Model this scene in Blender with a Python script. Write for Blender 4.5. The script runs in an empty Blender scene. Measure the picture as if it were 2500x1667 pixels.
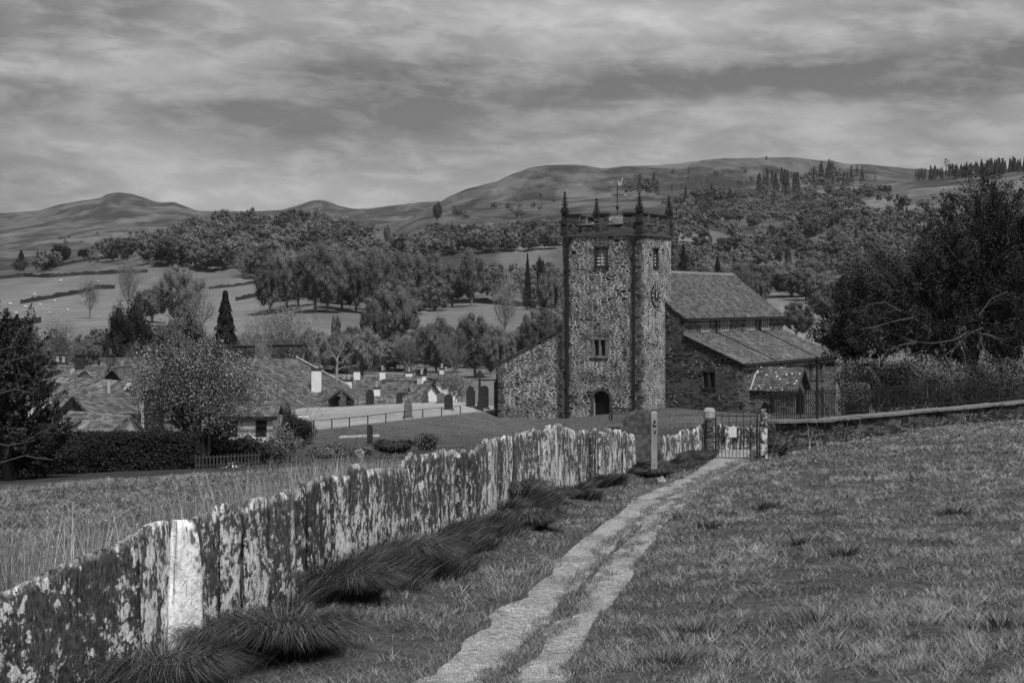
import bpy, math, random
import numpy as np
from mathutils import Vector, Matrix
R = math.radians
SC = bpy.context.scene
COL = SC.collection
F = 4300.0            # focal length in pixels of the 2500 px wide photograph
CX, HY = 1250.0, 740.0

# ---------------------------------------------------------------- camera
cam_d = bpy.data.cameras.new('camera'); cam = bpy.data.objects.new('camera', cam_d); COL.objects.link(cam)
cam_d.sensor_width = 36; cam_d.lens = 36*F/2500
cam_d.shift_y = -(833.5-HY)/2500
cam.location = (0, 0, 0); cam.rotation_euler = (R(90), 0, 0)
cam_d.clip_start = .3; cam_d.clip_end = 20000
SC.camera = cam
SC.render.resolution_x, SC.render.resolution_y = 1024, 682

# ---------------------------------------------------------------- colour management
SC.view_settings.view_transform = 'Standard'; SC.view_settings.look = 'None'
SC.view_settings.exposure = 0.0; SC.view_settings.gamma = 1
SC.cycles.max_bounces = 6; SC.cycles.diffuse_bounces = 3; SC.cycles.glossy_bounces = 2
SC.cycles.use_denoising = True
SUN_EL, SUN_AZ = 60, 152       # azimuth clockwise from +Y: behind the camera, to its right

# ---------------------------------------------------------------- world
class NT:
    """tiny node helper"""
    def __init__(s, tree): s.t = tree; s.n = tree.nodes; s.l = tree.links
    def put(s, sock, v):
        if isinstance(v, bpy.types.NodeSocket): s.l.new(v, sock)
        elif isinstance(v, (int, float)) and sock.type == 'RGBA': sock.default_value = (v, v, v, 1)
        elif isinstance(v, (int, float)) and sock.type == 'VECTOR': sock.default_value = (v, v, v)
        else: sock.default_value = v
    def math(s, op, a, b=None, c=None, clamp=False):
        n = s.n.new('ShaderNodeMath'); n.operation = op; n.use_clamp = clamp
        for i, v in enumerate((a, b, c)):
            if v is not None: s.put(n.inputs[i], v)
        return n.outputs[0]
    def vmath(s, op, a, b=None):
        n = s.n.new('ShaderNodeVectorMath'); n.operation = op
        s.put(n.inputs[0], a)
        if b is not None: s.put(n.inputs[1], b)
        return n.outputs[0]
    def noise(s, vec, scale, detail=4, rough=.55, dist=0, dim='3D'):
        n = s.n.new('ShaderNodeTexNoise'); n.noise_dimensions = dim
        s.put(n.inputs['Vector'], vec); s.put(n.inputs['Scale'], scale)
        n.inputs['Detail'].default_value = detail; n.inputs['Roughness'].default_value = rough; n.inputs['Distortion'].default_value = dist
        return n.outputs['Fac']
    def vor(s, vec, scale, feature='F1', out='Distance', dim='3D', rnd=1.0):
        n = s.n.new('ShaderNodeTexVoronoi'); n.voronoi_dimensions = dim; n.feature = feature
        s.put(n.inputs['Vector'], vec); s.put(n.inputs['Scale'], scale); n.inputs['Randomness'].default_value = rnd
        return n.outputs[out]
    def ramp(s, v, lo, hi, a=0.0, b=1.0):
        n = s.n.new('ShaderNodeMapRange'); n.interpolation_type = 'SMOOTHSTEP'
        s.put(n.inputs[0], v); s.put(n.inputs[1], lo); s.put(n.inputs[2], hi); s.put(n.inputs[3], a); s.put(n.inputs[4], b)
        return n.outputs[0]
    def mix(s, f, a, b):
        n = s.n.new('ShaderNodeMix'); n.data_type = 'FLOAT'
        s.put(n.inputs[0], f); s.put(n.inputs[2], a); s.put(n.inputs[3], b)
        return n.outputs[0]
    def scale(s, vec, sc, loc=(0, 0, 0)):
        n = s.n.new('ShaderNodeMapping'); s.put(n.inputs['Vector'], vec); n.inputs['Scale'].default_value = sc; n.inputs['Location'].default_value = loc
        return n.outputs[0]
    def coord(s, which='Object'): return s.n.new('ShaderNodeTexCoord').outputs[which]
    def sep(s, v):
        n = s.n.new('ShaderNodeSeparateXYZ'); s.put(n.inputs[0], v); return n.outputs
    def comb(s, x, y, z=0.0):
        n = s.n.new('ShaderNodeCombineXYZ')
        for i, v in enumerate((x, y, z)): s.put(n.inputs[i], v)
        return n.outputs[0]
    def rand(s): return s.n.new('ShaderNodeObjectInfo').outputs['Random']
    def attr(s, name):
        n = s.n.new('ShaderNodeAttribute'); n.attribute_name = name; return n.outputs['Fac']

world = bpy.data.worlds.new('World'); SC.world = world; world.use_nodes = True
w = NT(world.node_tree); w.n.clear()
sky = w.n.new('ShaderNodeTexSky'); sky.sky_type = 'NISHITA'; sky.sun_disc = False
sky.sun_elevation = R(SUN_EL); sky.sun_rotation = R(SUN_AZ)
bw = w.n.new('ShaderNodeRGBToBW'); w.l.new(sky.outputs[0], bw.inputs[0])
base = bw.outputs[0]
g = w.coord('Generated'); gx, gy, gz = w.sep(g)
az = w.math('ARCTAN2', gx, gy); el = w.math('ARCSINE', gz)
wob = w.comb(az, w.math('MULTIPLY', el, 3.2), 0)
# clouds, laid out by direction: azimuth across, elevation up, in radians
tilt = w.comb(az, w.math('ADD', w.math('MULTIPLY', el, 2.6), w.math('MULTIPLY', az, .12)), 0)
n1 = w.noise(w.scale(tilt, (1, 1, 1), (3.1, 1.7, 0)), 7, 9, .58, .3)
n2 = w.noise(w.scale(tilt, (1, 1.15, 1), (7.3, 4.4, 0)), 26, 9, .62, .25)
n3 = w.noise(w.scale(wob, (1, .55, 1), (1.9, 9.1, 0)), 2.6, 3, .5)
def P_dir(px, py): return ((px-CX)/F, (HY-py)/F)
dist_az = w.math('ADD', az, w.math('MULTIPLY', w.math('SUBTRACT', n2, .5), .06))
dist_el = w.math('ADD', el, w.math('MULTIPLY', w.math('SUBTRACT', n1, .5), .035))
lay = None
# (px, py, half width, half height, amount)
for (px, py, sx, sy, am) in [(950, 215, 560, 75, -.17), (700, 300, 520, 60, -.13), (300, 60, 500, 50, -.1), (100, 130, 300, 40, -.12),
        (2100, 200, 600, 60, -.11), (2400, 130, 300, 45, -.12), (350, 150, 250, 35, .12), (200, 190, 260, 35, .13),
        (200, 370, 280, 45, .15), (1300, 120, 420, 60, .15), (1150, 30, 500, 40, .17), (1750, 50, 500, 50, .15),
        (1850, 290, 500, 35, .1), (600, 230, 300, 25, .12), (750, 480, 700, 60, .12), (60, 440, 200, 60, -.05), (1500, 400, 600, 60, .06),
        (370, 110, 70, 28, .1), (2200, 260, 260, 45, -.06), (1650, 210, 300, 40, -.06)]:
    a0, e0 = P_dir(px, py)
    dx = w.math('MULTIPLY', w.math('SUBTRACT', dist_az, a0), F/sx)
    dy = w.math('MULTIPLY', w.math('SUBTRACT', dist_el, e0), F/sy)
    r2 = w.math('ADD', w.math('MULTIPLY', dx, dx), w.math('MULTIPLY', dy, dy))
    gsn = w.math('MULTIPLY', w.math('EXPONENT', w.math('MULTIPLY', r2, -1)), am)
    lay = gsn if lay is None else w.math('ADD', lay, gsn)
cl = w.math('ADD', .295, w.math('MULTIPLY', lay, 1.15))
cl = w.math('ADD', cl, w.math('MULTIPLY', w.ramp(n1, .37, .63, -.5, .5), .15))
cl = w.math('ADD', cl, w.math('MULTIPLY', w.ramp(n2, .40, .66, -.4, .6), .16))
cl = w.math('ADD', cl, w.math('MULTIPLY', w.math('SUBTRACT', n3, .5), .10))
cl = w.math('MAXIMUM', cl, .08)
# clear-sky light carries the clouds: strength .1 of the sky, levelled by the cloud cover
cover = w.math('DIVIDE', w.math('MULTIPLY', cl, 10.0), 1.0)
tot = w.mix(.93, base, cover)
bg = w.n.new('ShaderNodeBackground'); w.l.new(tot, bg.inputs[0]); bg.inputs[1].default_value = .1
wo = w.n.new('ShaderNodeOutputWorld'); w.l.new(bg.outputs[0], wo.inputs[0])

# ---------------------------------------------------------------- sun (veiled by cloud)
sl = bpy.data.lights.new('sun', 'SUN'); sl.energy = 4.9; sl.angle = R(8); sl.color = (1, 1, 1)
so = bpy.data.objects.new('sun', sl); COL.objects.link(so)
sd = Vector((math.sin(R(SUN_AZ))*math.cos(R(SUN_EL)), math.cos(R(SUN_AZ))*math.cos(R(SUN_EL)), math.sin(R(SUN_EL))))
so.rotation_euler = sd.to_track_quat('Z', 'Y').to_euler()
so.location = (30, -60, 60)

# ================================================================ helpers
def P(px, py, Y): return Vector(((px-CX)/F*Y, Y, (HY-py)/F*Y))
def tag(o, label=None, cat=None, group=None, kind=None):
    if label: o['label'] = label
    if cat: o['category'] = cat
    if group: o['group'] = group
    if kind: o['kind'] = kind
    return o
def empty(name, loc, rz=0, **k):
    o = bpy.data.objects.new(name, None); COL.objects.link(o); o.location = loc; o.rotation_euler = (0, 0, rz); o.empty_display_size = .3
    return tag(o, **k)
def link(name, me, m, parent=None, loc=None, **k):
    o = bpy.data.objects.new(name, me); COL.objects.link(o)
    if m: 
        if not me.materials: me.materials.append(m)
    if parent: o.parent = parent
    if loc is not None: o.location = loc
    return tag(o, **k)

class MB:
    """collects faces, builds ONE mesh; gives every face a flat UV in metres"""
    def __init__(s): s.v = []; s.f = []
    def add(s, vs, fs):
        b = len(s.v); s.v += [tuple(v) for v in vs]; s.f += [tuple(b+i for i in f) for f in fs]; return s
    def box(s, x0, x1, y0, y1, z0, z1, M=None):
        vs = [Vector((x, y, z)) for x in (x0, x1) for y in (y0, y1) for z in (z0, z1)]
        if M is not None: vs = [M @ v for v in vs]
        return s.add(vs, [(0, 1, 3, 2), (4, 6, 7, 5), (0, 4, 5, 1), (2, 3, 7, 6), (0, 2, 6, 4), (1, 5, 7, 3)])
    def quad(s, a, b, c, d): return s.add([a, b, c, d], [(0, 1, 2, 3)])
    def plate(s, pts, t):
        """polygon thickened by t against its normal"""
        pts = [Vector(p) for p in pts]; n = (pts[1]-pts[0]).cross(pts[2]-pts[0]).normalized()
        k = len(pts); bot = [p-n*t for p in pts]
        fs = [tuple(range(k)), tuple(range(2*k-1, k-1, -1))]
        fs += [(i, k+i, k+(i+1) % k, (i+1) % k) for i in range(k)]
        return s.add(pts+bot, fs)
    def prism(s, outline, y0, y1):
        """outline in x,z extruded along y"""
        k = len(outline)
        vs = [(x, y0, z) for x, z in outline]+[(x, y1, z) for x, z in outline]
        fs = [tuple(range(k)), tuple(range(2*k-1, k-1, -1))]+[(i, k+i, k+(i+1) % k, (i+1) % k) for i in range(k)]
        return s.add(vs, fs)
    def tube(s, pts, rad, n=6, cap=True):
        pts = [Vector(p) for p in pts]
        if not hasattr(rad, '__len__'): rad = [rad]*len(pts)
        b = len(s.v); up = Vector((0, 0, 1))
        for i, p in enumerate(pts):
            d = (pts[min(i+1, len(pts)-1)]-pts[max(i-1, 0)]).normalized()
            a = d.cross(up if abs(d.z) < .95 else Vector((1, 0, 0))).normalized(); c = d.cross(a)
            for k in range(n):
                t = 2*math.pi*k/n; s.v.append(tuple(p+(a*math.cos(t)+c*math.sin(t))*rad[i]))
        for i in range(len(pts)-1):
            for k in range(n):
                s.f.append((b+i*n+k, b+(i+1)*n+k, b+(i+1)*n+(k+1) % n, b+i*n+(k+1) % n))
        if cap:
            s.f.append(tuple(b+k for k in range(n))); s.f.append(tuple(b+(len(pts)-1)*n+k for k in range(n-1, -1, -1)))
        return s
    def lathe(s, prof, cx=0, cy=0, n=10, rot=0):
        b = len(s.v)
        for r, z in prof:
            for k in range(n):
                t = 2*math.pi*(k+.5)/n+rot; s.v.append((cx+r*math.cos(t), cy+r*math.sin(t), z))
        for i in range(len(prof)-1):
            for k in range(n):
                s.f.append((b+i*n+k, b+i*n+(k+1) % n, b+(i+1)*n+(k+1) % n, b+(i+1)*n+k))
        s.f.append(tuple(b+k for k in range(n-1, -1, -1))); s.f.append(tuple(b+(len(prof)-1)*n+k for k in range(n)))
        return s
    def mesh(s, name, smooth=False):
        me = bpy.data.meshes.new(name); me.from_pydata(s.v, [], s.f); me.update()
        uv = me.uv_layers.new(name='UVMap'); co = [v.co for v in me.vertices]
        for p in me.polygons:
            n = p.normal
            t = Vector((0, 0, 1)).cross(n) if abs(n.z) < .98 else Vector((1, 0, 0))
            t.normalize(); bt = n.cross(t)
            for li in p.loop_indices:
                c = co[me.loops[li].vertex_index]; uv.data[li].uv = (c.dot(t), c.dot(bt))
        if smooth: me.polygons.foreach_set('use_smooth', [True]*len(me.polygons))
        return me
    def build(s, name, m, parent=None, smooth=False, loc=None, **k):
        return link(name, s.mesh(name, smooth), m, parent, loc, **k)

def np_mesh(name, V, faces, tone=None, smooth=False):
    """V (n,3), faces (m,k) array with k corners each"""
    me = bpy.data.meshes.new(name); V = np.asarray(V, np.float32); faces = np.asarray(faces, np.int32); m, k = faces.shape
    me.vertices.add(len(V)); me.vertices.foreach_set('co', V.ravel())
    me.loops.add(m*k); me.loops.foreach_set('vertex_index', faces.ravel())
    me.polygons.add(m); me.polygons.foreach_set('loop_start', np.arange(0, m*k, k, dtype=np.int32)); me.polygons.foreach_set('loop_total', np.full(m, k, np.int32))
    if smooth: me.polygons.foreach_set('use_smooth', np.ones(m, bool))
    if tone is not None:
        a = me.attributes.new('tone', 'FLOAT', 'POINT'); a.data.foreach_set('value', np.asarray(tone, np.float32))
    me.update(calc_edges=True); return me

# value noise, fractal
_rs = np.random.RandomState(5); _T = _rs.rand(256, 256)
def vnoise(x, y):
    x = np.asarray(x, float); y = np.asarray(y, float)
    xi = np.floor(x).astype(int); yi = np.floor(y).astype(int); fx = x-xi; fy = y-yi
    fx = fx*fx*(3-2*fx); fy = fy*fy*(3-2*fy)
    a = _T[xi & 255, yi & 255]; b = _T[(xi+1) & 255, yi & 255]; c = _T[xi & 255, (yi+1) & 255]; d = _T[(xi+1) & 255, (yi+1) & 255]
    return (a*(1-fx)+b*fx)*(1-fy)+(c*(1-fx)+d*fx)*fy-.5
def fbm(x, y, o=4):
    s = 0; a = 1
    for i in range(o): s = s+vnoise(x*2**i+17*i, y*2**i+31*i)*a; a *= .5
    return s

# ================================================================ terrain height
# each row: distance, mode ('z' metres or 'p' photo row where that ground shows), [(photo column, value)...]
ROWS = [
 (2,  'z', [(-2000, -1.9), (4500, -1.7)]),
 (8,  'z', [(-1000, -3.2), (0, -3.0), (1250, -2.75), (2500, -2.45), (3500, -2.2)]),
 (14, 'z', [(-1000, -3.7), (0, -3.42), (600, -3.25), (1000, -3.12), (1400, -3.02), (2000, -2.95), (2500, -2.78), (3500, -2.4)]),
 (20, 'z', [(-1000, -4.2), (0, -3.75), (600, -3.25), (850, -3.05), (1100, -3.3), (1400, -3.4), (1550, -3.4), (1800, -3.25), (2000, -3.15), (2500, -3.0), (3500, -2.6)]),
 (30, 'z', [(-1000, -5.0), (0, -4.35), (600, -4.0), (1000, -3.7), (1250, -3.42), (1400, -3.6), (1600, -3.66), (1800, -3.55), (2000, -3.42), (2500, -3.25), (3500, -2.9)]),
 (40, 'z', [(-1000, -5.7), (0, -4.95), (600, -4.6), (1000, -4.4), (1350, -4.1), (1500, -3.75), (1650, -3.92), (1800, -3.85), (2000, -3.68), (2500, -3.5), (3500, -3.2)]),
 (46, 'z', [(-1000, -6.1), (0, -5.4), (600, -5.0), (1000, -4.8), (1400, -4.6), (1650, -4.1), (1750, -4.09), (1850, -4.05), (2000, -3.83), (2500, -3.62), (3500, -3.4)]),
 (58, 'z', [(-1000, -7.2), (0, -6.25), (600, -5.7), (1000, -5.4), (1400, -5.3), (1650, -4.9), (1850, -4.85), (2000, -4.6), (2250, -4.1), (2500, -3.9), (3500, -3.6)]),
 (66, 'z', [(-1000, -7.8), (0, -6.8), (600, -6.25), (900, -5.85), (1100, -5.8), (1400, -5.7), (1650, -5.3), (1850, -5.3), (2250, -5.0), (2500, -4.6), (3500, -4.0)]),
 (76, 'z', [(-1000, -8.5), (0, -7.45), (500, -7.15), (700, -7.0), (900, -6.6), (1100, -6.5), (1400, -6.2), (1650, -5.8), (1850, -5.7), (2250, -5.4), (2500, -5.1), (3500, -4.5)]),
 (86, 'z', [(-1000, -9.5), (0, -8.6), (500, -8.5), (700, -8.1), (900, -7.3), (1100, -7.2), (1400, -6.8), (1650, -6.3), (1850, -6.1), (2250, -5.7), (2500, -5.4), (3500, -4.8)]),
 (100, 'z', [(-1000, -10.5), (0, -10), (500, -9.9), (640, -9.0), (750, -7.6), (900, -7.55), (1100, -7.6), (1400, -7.6), (1650, -6.9), (1850, -6.7), (2250, -6.3), (2500, -6.0), (3500, -5.2)]),
 (118, 'z', [(-1000, -12), (0, -11.6), (500, -11.2), (660, -9.6), (740, -8.25), (900, -8.0), (1100, -8.0), (1250, -8.9), (1400, -8.4), (1650, -7.6), (1850, -7.6), (2250, -7.4), (2500, -7.0), (3500, -6.2)]),
 (132, 'z', [(-1000, -13), (0, -13), (500, -12), (660, -9.8), (740, -8.45), (900, -8.2), (1100, -8.1), (1180, -8.6), (1280, -9.6), (1400, -8.9), (1650, -8.2), (1850, -8.3), (2250, -8.4), (2500, -8.0), (3500, -7)]),
 (141, 'z', [(-1000, -13), (0, -13.5), (500, -12.6), (640, -9.6), (720, -8.6), (900, -8.35), (1100, -8.2), (1200, -9.6), (1374, -9.25), (1560, -8.5), (1650, -8.4), (1850, -8.9), (2250, -9.2), (2500, -8.8), (3500, -7.8)]),
 (151, 'z', [(-1000, -13.5), (0, -14), (500, -13), (640, -10.3), (720, -9.0), (900, -8.75), (1100, -8.35), (1200, -8.8), (1374, -9.4), (1650, -8.8), (1850, -9.6), (2250, -10), (2500, -9.6), (3500, -8.6)]),
 (168, 'z', [(-1000, -14), (0, -14.5), (500, -14.2), (720, -13), (900, -12.5), (1150, -12.3), (1374, -11), (1650, -10.5), (1850, -11), (2250, -12), (2500, -12), (3500, -11)]),
 (200, 'z', [(-1000, -15), (1400, -14.6), (1850, -13.5), (2500, -14), (3500, -12)]),
 (260, 'p', [(-1000, 985), (900, 985), (1400, 975), (1650, 950), (1870, 915), (2250, 900), (2500, 890), (3500, 870)]),
 (330, 'p', [(-1000, 930), (0, 925), (480, 930), (780, 925), (1060, 922), (1200, 922), (1400, 900), (1600, 870), (1870, 835), (1960, 830), (2250, 830), (2500, 820), (3500, 780)]),
 (400, 'p', [(-1000, 870), (0, 870), (480, 870), (780, 888), (1060, 888), (1200, 888), (1400, 860), (1600, 830), (1870, 780), (1960, 790), (2250, 800), (2500, 800), (3500, 760)]),
 (460, 'p', [(-1000, 825), (0, 815), (300, 815), (490, 830), (600, 840), (780, 850), (900, 860), (1060, 850), (1200, 840), (1400, 815), (1600, 790), (1870, 765), (2240, 770), (2500, 760), (3500, 730)]),
 (560, 'p', [(-1000, 780), (0, 770), (300, 762), (490, 775), (600, 775), (780, 760), (900, 770), (1060, 775), (1200, 765), (1400, 755), (1600, 740), (1870, 735), (2240, 730), (2500, 710), (3500, 660)]),
 (700, 'p', [(-1000, 730), (0, 715), (300, 700), (490, 710), (600, 705), (780, 700), (900, 715), (1060, 735), (1200, 725), (1400, 720), (1600, 690), (1870, 680), (2240, 640), (2500, 600), (3500, 540)]),
 (860, 'p', [(-1000, 690), (0, 668), (250, 640), (350, 625), (490, 600), (600, 585), (780, 590), (900, 618), (1000, 650), (1060, 665), (1200, 660), (1400, 655), (1600, 620), (1870, 615), (2240, 560), (2500, 515), (3500, 450)]),
 (980, 'p', [(-1000, 680), (0, 662), (100, 650), (250, 622), (350, 600), (430, 580), (540, 548), (620, 548), (780, 562), (860, 578), (920, 590), (1000, 610), (1060, 600), (1200, 600), (1400, 590), (1600, 565), (1870, 565), (2240, 510), (2500, 455), (3500, 400)]),
 (1250, 'p', [(-1000, 760), (0, 740), (250, 720), (540, 690), (860, 660), (940, 610), (1000, 565), (1060, 560), (1200, 570), (1400, 555), (1600, 530), (1870, 530), (2100, 490), (2240, 460), (2350, 445), (2500, 418), (3500, 360)]),
 (1450, 'p', [(-1000, 740), (0, 720), (540, 700), (860, 650), (940, 590), (1000, 550), (1060, 540), (1200, 540), (1400, 525), (1600, 505), (1870, 500), (2100, 475), (2240, 440), (2350, 428), (2500, 411), (3500, 350)]),
 (2000, 'p', [(-1000, 650), (0, 640), (300, 640), (600, 650), (900, 620), (980, 560), (1060, 520), (1200, 505), (1400, 480), (1600, 465), (1870, 450), (2240, 445), (2500, 430), (3500, 400)]),
 (2600, 'p', [(-1000, 610), (0, 605), (300, 600), (600, 610), (900, 580), (1000, 535), (1060, 508), (1095, 488), (1140, 470), (1175, 462), (1215, 453), (1250, 438), (1290, 421), (1330, 411), (1400, 405.5), (1440, 408), (1475, 414),
    (1520, 409), (1600, 407), (1660, 406), (1720, 398), (1780, 394), (1840, 391), (1870, 388), (1900, 389), (1950, 389), (2000, 396), (2060, 404), (2120, 409), (2200, 416), (2300, 424), (2500, 440), (3500, 430)]),
 (3400, 'p', [(-1000, 580), (0, 565), (300, 545), (600, 560), (1060, 540), (1200, 520), (1400, 480), (1870, 460), (3500, 500)]),
 (4800, 'p', [(-1000, 540), (0, 530), (60, 527), (100, 525), (150, 510), (200, 500), (245, 495), (262, 484), (290, 480), (320, 484), (350, 493), (375, 503), (395, 506), (425, 504), (450, 514), (482, 526), (520, 527), (600, 527),
    (690, 521), (730, 510), (760, 498), (782, 495), (800, 499), (830, 512), (860, 520), (900, 520), (940, 514), (1000, 508), (1060, 503), (1200, 500), (3500, 500)]),
 (7000, 'p', [(-1000, 600), (3500, 600)]),
 (12000, 'p', [(-1000, 700), (3500, 700)]),
]
_LY = np.log(np.array([r[0] for r in ROWS], float))
def _rowz(k, px):
    Yk, mode, tb = ROWS[k]
    v = np.interp(px, [t[0] for t in tb], [t[1] for t in tb])
    return v if mode == 'z' else (HY-v)*Yk/F
_PXG = np.linspace(-2200, 4700, 1381)      # every 5 px, lightly smoothed
_TAB = []
for k in range(len(ROWS)):
    z = _rowz(k, _PXG); wd = 13 if ROWS[k][0] < 2000 else 3
    ker = np.hanning(wd+2)[1:-1]; ker /= ker.sum()
    zp = np.pad(z, wd, mode='edge'); _TAB.append(np.convolve(zp, ker, 'same')[wd:-wd])
_TAB = np.array(_TAB)
def _slopes():
    h = np.diff(_LY)[:, None]; d = np.diff(_TAB, axis=0)/h
    m = np.zeros_like(_TAB); m[0] = d[0]; m[-1] = d[-1]
    for i in range(1, len(_LY)-1):
        a, b = d[i-1], d[i]; same = (a*b) > 0
        m[i] = np.where(same, 2*a*b/np.where(same, a+b, 1), 0)
    return m
_M = _slopes()
def ground(X, Y, detail=True):
    X = np.asarray(X, float); Y = np.asarray(Y, float); sh = np.broadcast(X, Y).shape
    X = np.broadcast_to(X, sh); Y = np.broadcast_to(Y, sh)
    Yc = np.clip(Y, 6, 11900); px = np.clip(CX+F*X/np.maximum(Yc, 6), -2195, 4695)
    ly = np.log(Yc); i = np.clip(np.searchsorted(_LY, ly)-1, 0, len(_LY)-2)
    t = (ly-_LY[i])/(_LY[i+1]-_LY[i]); hh = _LY[i+1]-_LY[i]
    g_ = (px+2200)/5; j = np.clip(g_.astype(int), 0, len(_PXG)-2); u = g_-j
    def T(A, ii): return A[ii, j]*(1-u)+A[ii, j+1]*u
    z0, z1, m0, m1 = T(_TAB, i), T(_TAB, i+1), T(_M, i)*hh, T(_M, i+1)*hh
    t2, t3 = t*t, t*t*t
    z = (2*t3-3*t2+1)*z0+(t3-2*t2+t)*m0+(-2*t3+3*t2)*z1+(t3-t2)*m1
    z = z+np.where(Y < 6, (6-Y)*.16, 0)
    if detail:
        z = z+np.where(Y < 90, fbm(X*.55, Y*.55, 3)*.07+fbm(X*1.9+9, Y*1.9, 2)*.028, 0)*np.clip((90-Y)/20, 0, 1)
        z = z+fbm(X/90, Y/90, 4)*np.clip((Y-350)/1500, 0, 1)*5+fbm(X/400+3, Y/400, 4)*np.clip((Y-2200)/2500, 0, 1)*7
    return z
def gz_(x, y): return float(ground(x, y))
def gp(px, Y):
    """ground point under photo column px at distance Y"""
    X = (px-CX)/F*Y; return Vector((X, Y, gz_(X, Y)))
def hit(px, py, y0=9, y1=3000):
    """nearest ground point that shows at photo position px, py"""
    Y = np.exp(np.linspace(math.log(y0), math.log(y1), 4000)); X = (px-CX)/F*Y
    row = HY-F*ground(X, Y)/Y; k = np.argmax(row <= py)
    return Vector((X[k], Y[k], gz_(X[k], Y[k])))

# ================================================================ materials
def mat(name, rough=.9, spec=.2):
    m = bpy.data.materials.new(name); m.use_nodes = True; t = NT(m.node_tree); b = m.node_tree.nodes['Principled BSDF']
    b.inputs['Roughness'].default_value = rough; b.inputs['Specular IOR Level'].default_value = spec
    return m, t, b
def grey(t, b, v): t.put(b.inputs['Base Color'], v)
def bump(t, b, h, strength=.5, dist=.02):
    n = t.n.new('ShaderNodeBump'); n.inputs['Strength'].default_value = strength; n.inputs['Distance'].default_value = dist
    t.put(n.inputs['Height'], h); t.l.new(n.outputs[0], b.inputs['Normal'])

def m_plain(name, v, var=.25, sc=6, rough=.8, spec=.2):
    m, t, b = mat(name, rough, spec); o = t.coord()
    n = t.noise(o, sc, 5, .6); grey(t, b, t.math('MULTIPLY', v, t.ramp(n, .25, .75, 1-var, 1+var)))
    bump(t, b, n, .3, .02); return m

def m_ground():
    m, t, b = mat('grassland', .95, .08); o = t.coord(); x, y, z = t.sep(o)
    n1 = t.noise(o, 9, 4, .7); n2 = t.noise(o, .9, 4, .6); n3 = t.noise(t.scale(o, (1, 1, 1), (40, 3, 0)), .07, 4, .6)
    near = t.math('MULTIPLY', .055, t.ramp(n1, .3, .7, .55, 1.45))
    near = t.math('MULTIPLY', near, t.ramp(n2, .3, .7, .75, 1.2))
    mid = t.math('MULTIPLY', .13, t.ramp(n3, .3, .7, .85, 1.15))
    mid = t.math('MULTIPLY', mid, t.ramp(n2, .3, .7, .85, 1.15)); mid = t.math('MULTIPLY', mid, t.ramp(t.noise(o, 4, 4, .7), .3, .7, .7, 1.3))
    # rough fell: bracken, heather and pale bent grass in patches
    f1 = t.noise(t.scale(o, (1, .4, .5)), .007, 6, .6, .4); f2 = t.noise(t.scale(o, (1, .28, .3)), .03, 7, .68, .3)
    fell = t.math('ADD', .06, t.math('MULTIPLY', t.ramp(f1, .42, .6, -1, 1), .028))
    fell = t.math('ADD', fell, t.math('MULTIPLY', t.ramp(f2, .38, .62, -1, 1), .03))
    fell = t.math('MAXIMUM', fell, .03); fell = t.math('ADD', fell, t.math('MULTIPLY', t.ramp(t.noise(t.scale(o, (1, .25, .3)), .035, 6, .7), .60, .68), .045))
    v = t.mix(t.ramp(y, 75, 110), near, mid)
    v = t.mix(t.ramp(y, 600, 1000), v, fell)
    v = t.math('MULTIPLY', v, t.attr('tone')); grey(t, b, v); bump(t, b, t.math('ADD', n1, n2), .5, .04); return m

def m_grass(name, v, lo=.5, hi=1.6):
    m, t, b = mat(name, .75, .25); a = t.attr('tone'); o = t.coord()
    n2 = t.noise(o, .9, 3, .6)
    c = t.math('MULTIPLY', t.math('MULTIPLY', v, t.mix(a, lo, hi)), t.ramp(n2, .32, .68, .78, 1.2))
    grey(t, b, c); return m

def m_leaf(name, v, var=.3, lo=.6, hi=1.5):
    """leaves: own tone per leaf, own tone per tree"""
    m, t, b = mat(name, .85, .12); a = t.attr('tone'); r = t.rand()
    c = t.math('MULTIPLY', v, t.mix(a, lo, hi)); c = t.math('MULTIPLY', c, t.mix(r, 1-var, 1+var)); grey(t, b, c); return m

def m_bark(name, v):
    m, t, b = mat(name, .9, .1); o = t.coord(); n = t.noise(t.scale(o, (6, 6, 1.5)), 3, 5, .7)
    grey(t, b, t.math('MULTIPLY', v, t.ramp(n, .3, .7, .6, 1.4))); bump(t, b, n, .6, .03); return m

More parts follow.
